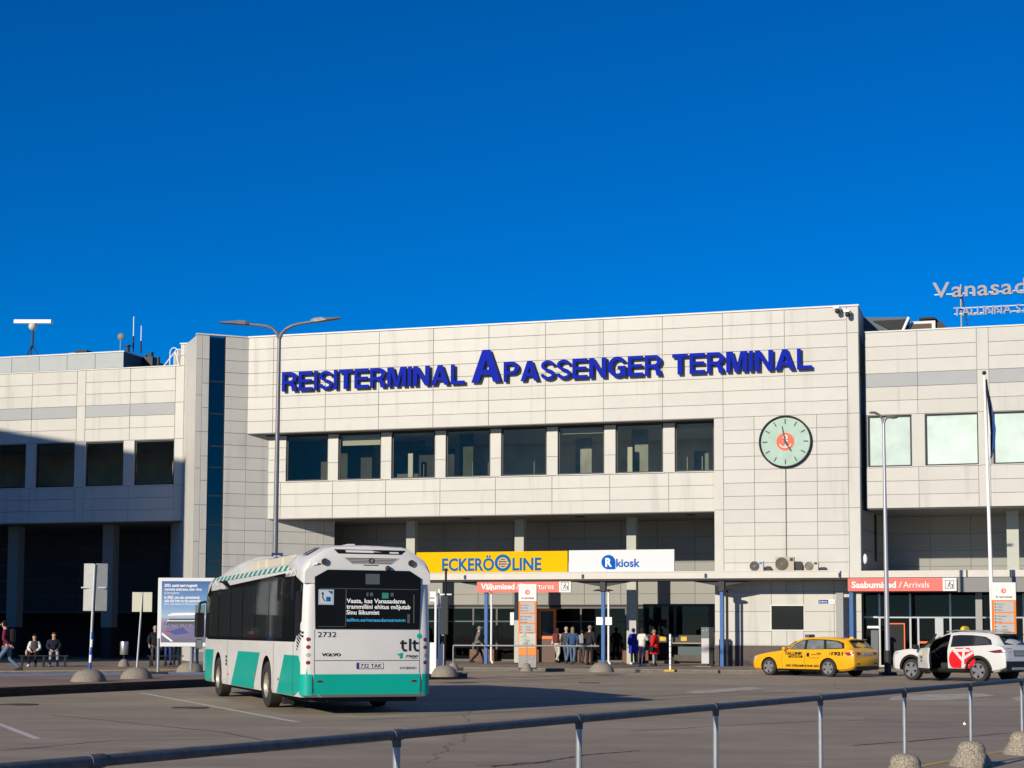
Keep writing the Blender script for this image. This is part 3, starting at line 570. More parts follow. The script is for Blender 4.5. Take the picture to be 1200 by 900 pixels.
def block_mesh(ch, H_, depth, m):
    cu = bpy.data.curves.new('b', 'CURVE'); cu.dimensions = '2D'; cu.fill_mode = 'BOTH'; cu.extrude = .5
    for loop in BLOCK[ch]:
        sp = cu.splines.new('POLY'); sp.points.add(len(loop) - 1); sp.use_cyclic_u = True
        for q, (x, y) in zip(sp.points, loop): q.co = (x, y, 0, 1)
    ob = bpy.data.objects.new('b', cu); COL.objects.link(ob); bpy.context.view_layer.update()
    me = bpy.data.meshes.new_from_object(ob.evaluated_get(DG())); bpy.data.objects.remove(ob); bpy.data.curves.remove(cu)
    x0 = min(v.co.x for v in me.vertices)
    for v in me.vertices: v.co = ((v.co.x - x0) * H_, -v.co.z * depth, v.co.y * H_)
    me.materials.clear(); me.materials.append(m); me.update(); return me
def glyph_row(parent, word, u0, u1, z0, z1, v, depth, m, mside=None, bold=0.03, gap=0.09, skew=None):
    ms = []
    for ch in word:
        if ch == ' ': ms.append(None); continue
        ms.append(block_mesh(ch, z1 - z0, depth, m))
    H_ = z1 - z0
    ws = [(.28 * H_ if me is None else max(v_.co.x for v_ in me.vertices)) for me in ms]; tot = sum(ws) + gap * H_ * (len(ws) - 1); k = (u1 - u0) / tot; x = u0
    for me, w_ in zip(ms, ws):
        if me:
            if mside:
                me.materials.append(mside)
                for p in me.polygons:
                    if p.normal.y > -0.6: p.material_index = 1
            o = link('letter', me, parent, (x, v, z0)); o.scale = (k, 1, 1)
        x += (w_ + gap * H_) * k
sg = thing('terminal_lettering', 'big blue raised letters naming the passenger terminal above the windows', 'lettering', P0, -TH)
glyph_row(sg, 'REISITERMINAL', -22.42, -12.98, 13.34, 14.28, -.17, .15, LBLUE, LEDGE)
glyph_row(sg, 'A', -12.62, -11.16, 13.38, 14.92, -.17, .15, LBLUE, LEDGE)
glyph_row(sg, 'PASSENGER TERMINAL', -11.02, 3.36, 13.36, 14.30, -.17, .15, LBLUE, LEDGE)
# clock
ck = fthing('wall_clock', 'round mint-faced wall clock with black rim and red centre disc', 'clock', 2.13, -.02, 10.14); r = 1.16
mb = MB(); mb.lathe([(r - .06, -.10), (r - .02, -.13), (r + .02, -.10), (r + .02, .02), (r - .06, .02)], 64, axis='Y'); mb.build('rim', DARKM, ck, True)
MB().lathe([(.001, -.05), (r - .05, -.05), (r - .05, .0)], 64, axis='Y').build('face', mat('mint_face', (0.34, 0.47, 0.40), .35, noise=.12, scale=1.6), ck)
MB().lathe([(.001, -.058), (.40, -.058), (.40, -.05)], 40, axis='Y').build('centre_disc', mat('coral', (0.72, 0.13, 0.07), .5), ck)
aw = MB()   # the small white emblem on the red disc
arc = [(.24 * math.cos(a), -.10 + .16 * math.sin(a)) for a in [math.pi + math.pi * i / 10 for i in range(11)]]
for p, q in zip(arc[:-1], arc[1:]): aw.cyl((p[0], -.062, p[1]), (q[0], -.062, q[1]), .028, n=6)
aw.lathe([(.06, -.064), (.105, -.064), (.105, -.058), (.06, -.058)], 20, c=(0, 0, .2), axis='Y'); aw.box(-.02, .02, -.064, -.058, -.22, .12); aw.box(-.12, .12, -.064, -.058, .02, .06); aw.build('emblem', WHITE, ck)
for h_ in range(12):
    a = R(30 * h_); MB().box(-.022, .022, -.062, -.054, .80, 1.02).build('hour_mark', DARKM, ck, rot=(0, a, 0))
MB().add([(-.035, -.075, -.12), (.035, -.075, -.12), (.045, -.075, .0), (.02, -.075, .72), (-.02, -.075, .72), (-.045, -.075, .0)], [(0, 1, 2, 3, 4, 5)]).build('minute_hand', mat('hand_grey', (.06, .065, .065), .4), ck, rot=(0, R(-11), 0))
MB().add([(-.05, -.085, -.14), (.05, -.085, -.14), (.055, -.085, .0), (.03, -.085, .5), (-.03, -.085, .5), (-.055, -.085, .0)], [(0, 1, 2, 3, 4, 5)]).build('hour_hand', MATS['hand_grey'], ck, rot=(0, R(149), 0))
MB().box(-.018, .018, -.012, -.0, -5.75, -1.16).build('power_cable', mat('cable_grey', (.14, .135, .125), .7), ck)
# yellow ferry-line sign
YEL = mat('sign_yellow', (0.80, 0.42, 0.0), .6, spec=.05); SBLU = mat('sign_blue', (0.0, 0.12, 0.33), .6, spec=.05)
ys = fthing('ferry_line_sign', 'long yellow sign board with blue lettering on the canopy edge', 'sign', 0, 0, 0)
u0, u1, z0, z1, v = -14.85, -7.56, 4.315, 5.28, -1.5
bevel(MB().box(u0, u1, v, v + .14, z0, z1).build('board', YEL, ys), .01)
a, b = fac(518, 667, v - .005)[0], fac(579, 667, v - .005)[0]; zb_, zt_ = fac(548, 668.5, v)[1], fac(548, 653.8, v)[1]
text('lettering', 'ECKERÖ', zt_ - zb_, b - a, SBLU, ys, (a, v - .006, zb_), bold=.03)
cx, cz = fac(589.3, 659.6, v); rr = .395
MB().lathe([(.001, -.006), (rr, -.006), (rr, 0)], 40, c=(cx, v, cz), axis='Y').build('round_emblem', SBLU, ys)
mb = MB(); mb.lathe([(.20, -.012), (.25, -.012), (.25, -.007), (.20, -.007)], 28, c=(cx, v, cz), axis='Y')
for dz in (-.11, 0, .11): mb.box(cx - .17 + abs(dz) * .3, cx + .3 - abs(dz) * .8, v - .013, v - .0125, cz + dz - .022, cz + dz + .022)
mb.build('emblem_bars', YEL, ys)
a, b = fac(600.5, 665, v)[0], fac(634.5, 665, v)[0]; text('lettering', 'LINE', zt_ - zb_, b - a, SBLU, ys, (a, v - .006, zb_), bold=.03)
# kiosk sign
KBL = mat('kiosk_blue', (0.0, 0.09, 0.42), .6, spec=.05)
ks = fthing('kiosk_sign', 'long white sign board with blue kiosk lettering on the canopy edge', 'sign', 0, 0, 0)
u0, u1 = -7.5, -2.65; bevel(MB().box(u0, u1, v, v + .14, z0, z1 + .02).build('board', mat('sign_white', (.60, .62, .63), .4), ks), .01)
cx, cz = fac(713, 658.7, v); rr = .325
mb = MB(); n_ = 40; poly = []
for i in range(31): t = -math.pi / 2 + 2 * math.pi * i / 40; 
poly = [(cx + rr * math.cos(t), cz + rr * math.sin(t)) for t in [0 + (2 * math.pi - math.pi / 2) * i / 30 for i in range(31)]] + [(cx + rr, cz - rr)]
mb.prism(poly, v - .008, v - .001, 'Y'); mb.build('round_emblem', KBL, ks)
text('lettering', 'R', .38, .30, WHITE, ks, (cx - .14, v - .014, cz - .19), bold=.04)
a, b = fac(722, 664, v)[0], fac(750, 664, v)[0]; zb_, zt_ = fac(736, 664.2, v)[1], fac(736, 654.5, v)[1]
text('lettering', 'kiosk', (zt_ - zb_), b - a, KBL, ks, (a, v - .008, zb_), bold=.025)
# departures / arrivals
CORAL = mat('coral_sign', (0.78, 0.16, 0.13), .5); SW = mat('sign_print_white', (.75, .73, .70), .5)
def hall_sign(name, label, px0, pxm, px1, py, words, v):
    s = fthing(name, label, 'sign', 0, 0, 0); a = fac(px0, py, v)[0]; m_ = fac(pxm, py, v)[0]; b = fac(px1, py, v)[0]; z0, z1 = 3.40, 3.95
    bevel(MB().box(a, m_, v, v + .1, z0, z1).build('board', CORAL, s), .008); bevel(MB().box(m_ + .005, b, v, v + .1, z0, z1).build('pictogram_plate', SW, s), .008)
    for (tx, p0, p1, bd) in words:
        ua, ub = fac(p0, py, v)[0], fac(p1, py, v)[0]; text('lettering', tx, .27, ub - ua, SW, s, (ua, v - .006, z0 + .15), bold=bd)
    cxx = (m_ + b) / 2; q = .19; mb = MB(); zc = (z0 + z1) / 2   # walking-figure pictogram in a rounded outline
    for (x0, x1, zz0, zz1) in ((-q, q, q - .025, q), (-q, q, -q, -q + .025), (-q, -q + .025, -q, q), (q - .025, q, -q, q)): mb.box(cxx + x0, cxx + x1, v - .006, v - .001, zc + zz0, zc + zz1)
    mb.lathe([(.001, -.006), (.035, -.006), (.035, -.001)], 12, c=(cxx + .02, v, zc + .10), axis='Y')
    for p, q_ in (((0, .06), (-.02, -.03)), ((-.02, -.03), (-.09, -.12)), ((-.02, -.03), (.06, -.13)), ((0, .05), (.08, -.01)), ((0, .05), (-.08, .0))): mb.cyl((cxx + p[0], v - .004, zc + p[1]), (cxx + q_[0], v - .004, zc + q_[1]), .016, n=6)
    mb.box(cxx + .09, cxx + .14, v - .006, v - .001, zc - .14, zc + .02)
    mb.build('pictogram', mat('print_grey', (.10, .10, .10), .6), s); return s
hs_ = hall_sign('departures_sign', 'coral departures sign hanging below the yellow sign board', 559, 655, 669, 687, [('Väljumised', 563.5, 603, .03), ('/', 605, 608, .0), ('Departures', 609.5, 649, .0)], -1.5)
mb = MB(); 
for px in (575, 612, 650): u = fac(px, 680, -1.5)[0]; mb.box(u - .02, u + .02, -1.46, -1.42, 3.95, 3.99)
mb.build('hanger', DARKM, hs_)
hall_sign('arrivals_sign', 'coral arrivals sign on the grey header over the glass entrance', 993.5, 1104.5, 1121, 686, [('Saabumised', 998, 1050, .03), ('/', 1053, 1057, .0), ('Arrivals', 1058.5, 1089, .0)], -1.68)
# street-number plate
u, z = fac(969, 705); pl = fthing('street_plate', 'small white plate with blue field on the cream wall', 'plate', u, -.02, z)
MB().box(-.38, .36, -.01, .015, -.09, .09).build('plate', SW, pl); MB().box(-.37, .07, -.014, -.0105, -.08, .08).build('blue_field', mat('plate_blue', (.02, .05, .25), .4), pl)
text('lettering', 'Sadama', .07, .36, SW, pl, (-.34, -.017, -.03), bold=.01); text('lettering', '25-2', .07, .2, KBL, pl, (.12, -.0125, -.03))
# air conditioners on the canopy
ACW = mat('ac_cream', (.48, .46, .41), .5); ACG = mat('ac_grille', (.05, .05, .05), .5)
def ac_unit(px, py_top, wd, ht, body, fanm, label, lab2):
    u, _ = fac(px, 660, -.9); o = fthing('air_conditioner', label, 'air conditioner', u, -.9, 4.285, 'air conditioners on the canopy')
    bevel(MB().box(-wd / 2, wd / 2, 0, .32, .05, ht).build('casing', body, o), .02)
    r = ht * .40; cx = -wd * .15
    MB().lathe([(.001, -.012), (r, -.012), (r + .02, -.02), (r + .02, 0)], 24, c=(cx, 0, ht / 2 + .02), axis='Y').build('fan_recess', fanm, o)
    mb = MB()
    for k in range(4):
        rr = r * (.3 + .22 * k); mb.lathe([(rr - .006, -.03), (rr + .006, -.03), (rr + .006, -.022), (rr - .006, -.022)], 24, c=(cx, 0, ht / 2 + .02), axis='Y')
    mb.lathe([(.001, -.032), (.055, -.032), (.055, -.02)], 12, c=(cx, 0, ht / 2 + .02), axis='Y')
    mb.build('fan_grille', mat('fan_wire', (.16, .15, .13), .5), o)
    MB().box(-wd / 2 + .05, -wd / 2 + .1, 0.05, .28, 0, .05).box(wd / 2 - .1, wd / 2 - .05, 0.05, .28, 0, .05).build('foot', DARKM, o)
    MB().box(wd / 2 - .18, wd / 2 - .05, -.014, -.002, ht * .72, ht * .92).build('sticker', mat('sticker_blue', (.03, .2, .55), .5) if lab2 else DARKM, o)
ac_unit(886.5, 658, .60, .48, ACW, ACG, 'left air conditioner with black fan and blue sticker under the clock', True)
ac_unit(919.5, 652, .82, .66, mat('ac_tan', (.40, .36, .28), .5), mat('ac_fan_brown', (.09, .075, .05), .5), 'largest tan air conditioner, in the middle under the clock', False)
ac_unit(950.5, 659, .62, .44, ACW, mat('ac_fan_tan', (.22, .20, .15), .5), 'right air conditioner with pale fan grille under the clock', False)
for px, w_, h_ in ((900.5, .22, .26), (936, .32, .46), (965, .28, .2)):
    u, _ = fac(px, 665, -.75); bevel(MB().prism([(-w_ / 2, 0), (w_ / 2, 0), (w_ / 2, h_ * .8), (w_ * .3, h_), (-w_ / 2, h_)], 0, .3, 'Y').box(-w_ / 2 - .02, w_ / 2 + .02, -.02, .32, 0, .03).build('pipe_cover', DARKM, None, loc=W(u, -.75, 4.285), rot=(0, 0, -TH), label={900: 'small black pipe cover beside the left air conditioner', 936: 'tall black pipe cover beside the middle air conditioner', 965: 'low black pipe cover beside the right air conditioner'}[int(px)], cat='box'), .015)
# surveillance cameras at the roof corner
for px, py, lab in ((982, 362, 'left surveillance camera at the roof corner above the clock'), (994, 366, 'right surveillance camera at the roof corner above the clock')):
    u, z = fac(px, py, -.3); o = fthing('surveillance_camera', lab, 'camera', u, -.3, z, 'cameras at the roof corner')
    MB().tube([(.1, .3, .05), (.1, .05, .05), (0, 0, .0)], .025, 8).build('arm', ALU, o, True); MB().sph((-.02, -.03, -.1), .12, n=14).build('dome', DARKM, o, True); MB().box(-.2, .06, -.14, .06, .0, .12).build('housing', WHITE, o)
# ---- things on the roofs
ph = thing('penthouse', 'low pale-grey panelled plant room on the left wing roof', 'plant room', P0, -TH)
PV = 5.0; pa = -47; pbx, pz = fac(145, 412.5, PV)
PG = mat('penthouse_panel', (.36, .39, .39), .45, noise=.04, scale=2, rnd=.03)
MB().box(pa, pbx - .01, PV + .03, 12, 14.9, pz).build('wall', JOINT, ph)
k = 0; x = pbx
while x > pa: panel(max(pa, x - 1.75), x, pz - .85, pz, PV, ph, PG, 'wall_panel'); panel(max(pa, x - 1.75), x, pz - 1.7, pz - .85, PV, ph, PG, 'wall_panel'); x -= 1.75
MB().box(pbx - .008, pbx, PV, 12, 14.9, pz).build('side_wall', mat('navy_metal', (.08, .10, .13), .5), ph); MB().box(pa, pbx + .05, PV - .04, 12, pz, pz + .07).build('coping', COPING, ph)
def roof_thing(name, label, cat, px, py, v): u, z = fac(px, py, v); return fthing(name, label, cat, u, v, z)
# ship radar scanner
ra = roof_thing('radar_scanner', 'white bar radar scanner on a tripod above the left wing', 'radar', 37.5, 418, 7.0); u_, zz_ = fac(37.5, 377, 7); u0_, z0_ = fac(37.5, 418, 7); hh = zz_ - z0_
mb = MB(); mb.cyl((0, 0, .5), (0, 0, hh * .83), .07, n=10)
for a in (0, 2.1, 4.2): mb.cyl((0, 0, .7), (.45 * math.cos(a + .3), .45 * math.sin(a + .3), -.1), .035, n=8)
mb.build('tripod', DARKM, ra); MB().sph((0, 0, hh * .86), .24).build('gearbox', mat('radar_cream', (.55, .52, .45), .5), ra, True)
bevel(MB().box(-1.2, 1.25, -.12, .12, -.11, .11).build('scanner_bar', WHITE, ra, loc=(0, 0, hh), rot=(0, R(3), 0)), .03)
for px, pt, pb_, lab, r_ in ((156, 371, 413, 'taller thin whip aerial on the left roof', .028), (165, 382, 414, 'shorter thin whip aerial on the left roof', .028)):
    o = roof_thing('whip_aerial', lab, 'aerial', px, pb_, 8); h_ = fac(px, pt, 8)[1] - fac(px, pb_, 8)[1]; MB().cyl((0, 0, 0), (0, 0, h_ * .45), r_ * 1.7, n=8).build('base', DARKM, o); MB().cyl((0, 0, h_ * .45), (0, 0, h_), r_, n=8).build('rod', WHITE, o)
o = roof_thing('dish_aerial', 'small round dish aerial on a thin mast on the left roof', 'aerial', 141, 412, 7); MB().cyl((0, 0, -.1), (0, 0, .75), .03, n=8).build('mast', ALU, o); MB().sph((0, 0, .85), .2, sy=.4).build('dish', mat('dish_brown', (.25, .19, .12), .6), o, True)
o = roof_thing('roof_vent', 'small dark chimney vent on the left roof', 'vent', 150, 413, 7); MB().lathe([(.001, -.1), (.1, -.1), (.1, .32), (.16, .32), (.16, .42), (.001, .45)], 14).build('pipe', DARKM, o)
o = roof_thing('roof_hatch', 'low grey ridged roof light on the penthouse', 'roof light', 90, 417, 8)
MB().prism([(-.9, -.1), (.55, -.1), (.45, .2), (-.5, .2)], 0, 1.5, 'Y').build('hood', mat('hood_grey', (.30, .31, .31), .5), o); MB().box(.0, .75, -.2, 1.3, -.1, .28).build('flap', BLACK, o)
o = roof_thing('roof_pipes', 'dark cluster of pipes on the left roof', 'pipes', 175, 419, 7); mb = MB(); mb.box(-.5, .2, 0, .8, -.6, .05); mb.cyl((0, .2, 0), (0, .2, .35), .13, n=10); mb.cyl((-.35, .2, 0), (-.35, .2, .2), .1, n=10); mb.cyl((.4, .3, -.4), (.4, .3, .05), .09, n=10); mb.build('pipe_cluster', DARKM, o)
o = roof_thing('roof_ladder', 'curved white access ladder at the parapet step', 'ladder', 201, 429, 1.4); mb = MB()
for dy in (0, .45): mb.tube([(-.1, dy, -.2), (-.1, dy, .7)] + [(.12 - .22 * math.cos(a), dy, .7 + .25 * math.sin(a)) for a in [math.pi * i / 6 for i in range(7)]] + [(.34, dy, .5)], .025, 6)
mb.tube([(-.55, 0, -.1), (.2, 0, .75)], .03, 6); mb.tube([(.2, 0, .75), (.45, 0, -.1)], .03, 6); mb.build('rails', WHITE, o)
# right roof: lean-to and duct frame
o = fthing('roof_plant_screen', 'dark louvred plant screen with white brace behind the right parapet', 'plant screen', 0, 0, 0)
pts = [fac(x, y, 3.0) for x, y in ((1012, 396), (1012, 372), (1065, 371.5), (1060, 388), (1060, 396))]
MB().prism(pts, 3.0, 6.0, 'Y').build('screen', mat('navy_metal', (.08, .10, .13), .5), o); pts = [fac(x, y, 2.9) for x, y in ((1023, 376), (1062, 374), (1058, 388), (1046, 388))]
MB().prism(pts, 2.9, 2.98, 'Y').build('louvre', BLACK, o); a, b = fac(1057, 390, 2.8), fac(1065, 372, 2.8); MB().cyl((a[0], 2.8, a[1]), (b[0], 2.8, b[1]), .07, n=8).build('brace', WHITE, o)
o = fthing('roof_duct', 'cream framed air duct with black hood on the right roof', 'duct', 0, 0, 0)
a, b = fac(1067, 390, 3.2), fac(1096, 375.5, 3.2); MB().box(a[0], b[0], 3.2, 5, a[1] - .5, b[1]).build('casing', COPING, o); a, b = fac(1068, 385, 3.18), fac(1091.5, 378.8, 3.18); MB().box(a[0], b[0], 3.17, 3.2, a[1] - .2, b[1]).build('opening', mat('duct_dark', (.10, .085, .06), .8), o)
a, b = fac(1077, 375, 3.2), fac(1096, 371.5, 3.2); MB().box(a[0], b[0], 3.1, 5, a[1], b[1]).build('hood', BLACK, o); pts = [fac(x, y, 3.4) for x, y in ((1096.5, 390), (1096.5, 373), (1105, 378), (1113, 387), (1113, 390))]; MB().prism(pts, 3.4, 5, 'Y').build('hose', DARKM, o)
# rooftop harbour letters
SIL = mat('silver_letter', (.27, .255, .27), .5, metal=.2); SVR = mat('silver_letter_side', (.10, .09, .09), .5)
rs = fthing('rooftop_lettering', 'silver rooftop letters on a steel frame above the right wing', 'lettering', 0, 0, 0); RV = 4.0
def rt(px, py): return fac(px, py, RV)
a = rt(1093, 350); s_ = rt(1152, 345)
def rrow(word, px0, px1, pyb, pyt, depth):
    a, b, zb_, zt_ = rt(px0, pyb)[0], rt(px1, pyb)[0], rt(px0, pyb)[1], rt(px0, pyt)[1]; H_ = zt_ - zb_
    base = text_mesh('x', .5, None, 0, .02, 0, None, CAP); 
    adv = a
    ms = []
    for ch in word:
        if ch == ' ': ms.append(None); continue
        me = text_mesh(ch, H_, None, depth, .012, 0, SIL, CAP); me.materials.append(SVR)
        for p in me.polygons:
            if p.normal.y > -.6: p.material_index = 1
        ms.append(me)
    ws = [.3 * H_ if me is None else max(v_.co.x for v_ in me.vertices) for me in ms]; k = (b - a) / (sum(ws) + .1 * H_ * (len(ws) - 1))
    for me, w_ in zip(ms, ws):
        if me: o = link('letter', me, rs, (adv, RV, zb_)); o.scale = (k, 1, 1)
        adv += (w_ + .1 * H_) * k
rrow('Vanasadam', 1093, 1243, 349.5, 331, .16); rrow('TALLINNA SADAM', 1117.5, 1240, 370.5, 360, .10)
mb = MB(); rz0 = 14.95
for px in (1126, 1215): 
    u, z = rt(px, 340); mb.cyl((u, RV + .15, rz0), (u, RV + .15, z + .3), .045, n=8); mb.cyl((u, RV + .15, z), (u + .45, RV + 1.2, rz0), .03, n=8)
for py in (345, 367.5, 361): a, b = rt(1095 if py == 345 else 1118, py), rt(1250, py - 6); zc_ = a[1]; mb.box(a[0], b[0], RV + .1, RV + .14, zc_ - .02, zc_ + .02)
mb.build('support_frame', ALU, rs)

# the office block that stands out of view on the left and shades the left wing
def wallpt(px, py):
    u, z = fac(px, py, LWV); return u, z
ta, tb = math.tan(SUN_EL), None; rel = SUN_AZ - TH; su, sv = math.sin(rel), math.cos(rel)
HB = 24.0
(ua, za), (ub, zb_) = wallpt(0, 504), wallpt(226, 542)
A_ = [(u - su * (HB - z) / ta, LWV - sv * (HB - z) / ta) for u, z in ((ua, za), (ub, zb_))]
pR = W(*A_[1]).to_2d(); pL = W(*A_[0]).to_2d(); dd = (pL - pR).normalized(); nn = Vector((dd.y, -dd.x)); 
if nn.dot(Vector((-1, -1))) < 0: nn = -nn
ob = thing('office_block', 'plain grey office block standing left of the view', 'building', (pR.x, pR.y, 0), math.atan2(dd.y, dd.x))
sgn = 1 if Vector((-dd.y, dd.x)).dot(nn) > 0 else -1
y0_, y1_ = (0.0, 14.0) if sgn > 0 else (-14.0, 0.0)
MB().box(0, 40, y0_, y1_, 0, HB).build('wall', mat('office_render', (.42, .42, .41), .7, noise=.06, scale=1), ob)
MB().box(-.1, 40.1, y0_ - .1, y1_ + .1, HB, HB + .01).build('roof', DARKM, ob)
OW = mat('office_glass', (.03, .04, .05), .08)
for yy in ((y0_ - .02, y0_ + .02), (y1_ - .02, y1_ + .02)):
    for r_ in range(6):
        for c_ in range(10): MB().box(1 + 3.9 * c_, 3.6 + 3.9 * c_, yy[0], yy[1], 2 + 3.6 * r_, 4 + 3.6 * r_).build('window', OW, ob)

# ================================================================== street furniture
CONC = mat('exposed_aggregate', (0.30, 0.26, 0.20), .9, noise=.75, scale=55, bump=.9, bscale=60, detail=2)
CONC2 = mat('rough_stone', (0.24, 0.21, 0.17), .9, noise=.5, scale=40, bump=.8, bscale=35, detail=3)
def dome(p, w_, h_, name='stone_dome', label=None, parent=None, m=CONC2, **k):
    mb = MB(); prof = [(w_ / 2, 0), (w_ / 2, .03), (w_ * .47, h_ * .3), (w_ * .40, h_ * .6), (w_ * .28, h_ * .86), (w_ * .12, h_ * .98), (.001, h_)]
    mb.lathe(prof, 28); 
    me = mb.mesh(name, m, True)
    for v_ in me.vertices: v_.co.x *= 1 + random.uniform(-.02, .02); v_.co.y *= 1 + random.uniform(-.02, .02)
    return link(name, me, parent, p, label=label, **k)
# near railing
rp = [Vector((-2.0, 7.66)), None]
RA, RB = Vector((-1.94, 7.66)), Vector((5.53, 19.70)); stp = (RB - RA) / 6; HR = 1.0
rl = thing('hand_railing', 'grey steel tube railing on stone feet across the near foreground', 'railing', (RA.x, RA.y, 0), 0)
RAILM = mat('railing_steel', (0.10, 0.105, 0.11), .55, metal=.1, noise=.3, scale=16, detail=6)
def on_rail(px):                                # point of the rail line seen in photo column px
    k_ = (px - 600) / FPX; d_ = RB - RA; t = (k_ * RA.y - RA.x) / (d_.x - k_ * d_.y); return RA + d_ * t
P = [RA - stp * 3, RA - stp * 2, RA - stp * 1] + [on_rail(px) for px in (118, 467, 679, 838, 960, 1058, 1135)]; P += [P[-1] + stp, P[-1] + stp * 2]
for a, b in zip(P[:-1], P[1:]):
    d = (b - a).normalized() * .012; MB().cyl((*(a - RA + d), HR - .028), (*(b - RA - d), HR - .028), .0285, n=16).build('top_rail', RAILM, rl, True)
for k, p in enumerate(P):
    q = p - RA
    MB().cyl((q.x, q.y, .2), (q.x, q.y, HR - .05), .0225, n=14).build('post', GALV, rl, True)
    dd_ = stp.normalized(); mb = MB(); mb.cyl((*(q - dd_ * .045), HR - .028), (*(q + dd_ * .045), HR - .028), .034, n=14); mb.cyl((q.x, q.y, HR - .10), (q.x, q.y, HR - .04), .028, n=14); mb.build('tee_joint', RAILM, rl, True)
    mb = MB(); mb.lathe([(.001, 0), (.26, 0), (.262, .03), (.235, .06), (.185, .145), (.165, .17), (.165, .21), (.14, .265), (.09, .295), (.03, .30)], 30); me = mb.mesh('stone_foot', CONC, True)
    link('stone_foot', me, rl, (q.x, q.y, 0), (0, 0, k * 1.3))
# far railing before the departures doors
fa, fb, fc = gnd(531, 785.5, .12), gnd(617, 786.5, .12), gnd(702, 786.5, .12)
fr_ = thing('barrier_rail', 'thin galvanised barrier rail before the departures doors', 'railing', fa, 0)
mb = MB(); mb.tube([Vector((0, 0, .95)), fc - fa + Vector((0, 0, .95))], .03, 10); mb.build('top_rail', GALV, fr_, True)
for p in (fa, fb): 
    q = p - fa; MB().cyl((q.x, q.y, .1), (q.x, q.y, .95), .025, n=10).build('post', GALV, fr_, True)
    mb = MB(); mb.lathe([(.24, 0), (.235, .05), (.17, .15), (.15, .2), (.13, .26), (.05, .3), (.001, .3)], 20); mb.build('stone_foot', CONC2, fr_, True, loc=q)
# stone domes at pole feet
pA = gnd(104, 798.6, .20); pB = gnd(160, 795.2, .20); pC = gnd(223, 787.5, .12); pD = gnd(705, 787.5, 0.12); pE = gnd(521, 793, .2); pG = gnd(145, 781, .12)
dome(pC, 1.0, .36, label='stone dome bollard below the billboard', cat='bollard')
dome(pD, .95, .36, label='stone dome at the foot of the middle blue canopy post', cat='bollard')
POLE = mat('pole_galv', (.50, .50, .47), .4, metal=.4, noise=.08, scale=9)
# bus stop flag A: tall louvre-like board seen from behind on a blue and white pole
o = thing('stop_sign', 'tall grey sign board on a pole with blue and white rings', 'sign', pA)
top = at_d(110, 661, pA.y).z - pA.z; bot = at_d(108, 716, pA.y).z - pA.z
dome((0, 0, 0), .95, .34, 'stone_foot', None, o)
MB().cyl((0.02, 0, .3), (.09, 0, top), .035, n=12).build('pole', POLE, o, True)
bl = mat('band_blue', (.02, .09, .42), .45)
for k in range(5): MB().cyl((.02 + .008 * k, 0, .30 + .21 * k), (.028 + .008 * k, 0, .51 + .21 * k), .0385, n=14).build('ring', bl if k % 2 == 0 else WHITE, o, True)
for s in (-1, 1): bevel(MB().box(-.16, .16, -.03, .03, bot, top + .02).build('board', mat('sign_back', (.36, .36, .34), .4, metal=.3, noise=.1, scale=4), o, loc=(.09 + s * .17, .1, 0), rot=(0, 0, s * .35)), .012)
MB().box(-.28, .40, .04, .07, (top + bot) / 2 - .02, (top + bot) / 2 + .02).build('bracket', ALU, o)
# sign B: pair of pale plates on a thin leaning pole
o = thing('route_sign', 'pair of pale square plates on a thin pole by the bus platform', 'sign', pB); top = at_d(165, 694, pB.y).z - pB.z; bot = at_d(165, 717, pB.y).z - pB.z
dome((0, 0, 0), .92, .33, 'stone_foot', None, o)
MB().cyl((0, 0, .28), (.12, 0, top), .028, n=12).build('pole', POLE, o, True)
for x0, x1 in ((-.17, .09), (.15, .41)): bevel(MB().box(x0, x1, -.02, .0, bot, top).build('plate', mat('plate_pale', (.52, .52, .40), .5), o), .008)
# thin delineator by the blue kerb
p = gnd(185, 790, .2); o = thing('flexible_post', 'slim grey post on a black foot at the blue kerb', 'post', p); hh = at_d(185, 748, p.y).z - p.z
MB().cyl((0, 0, .05), (0, 0, hh), .045, n=12).build('shaft', GALV, o, True); bevel(MB().box(-.3, .3, -.15, .15, 0, .07).build('foot', BLACK, o), .02)
# ash bin on a stone
o = thing('litter_bin', 'steel litter bin on a post in a stone foot by the left arcade', 'bin', pG); k_ = pG.y / FPX
dome((0, 0, 0), .46, .3, 'stone_foot', None, o); MB().cyl((0, 0, .25), (0, 0, .5), .03, n=10).build('post', DARKM, o)
MB().lathe([(.001, .48), (.15, .48), (.16, .5), (.16, 1.0), (.15, 1.02), (.001, 1.02)], 20).build('drum', mat('bin_steel', (.45, .44, .42), .3, metal=.7), o, True)
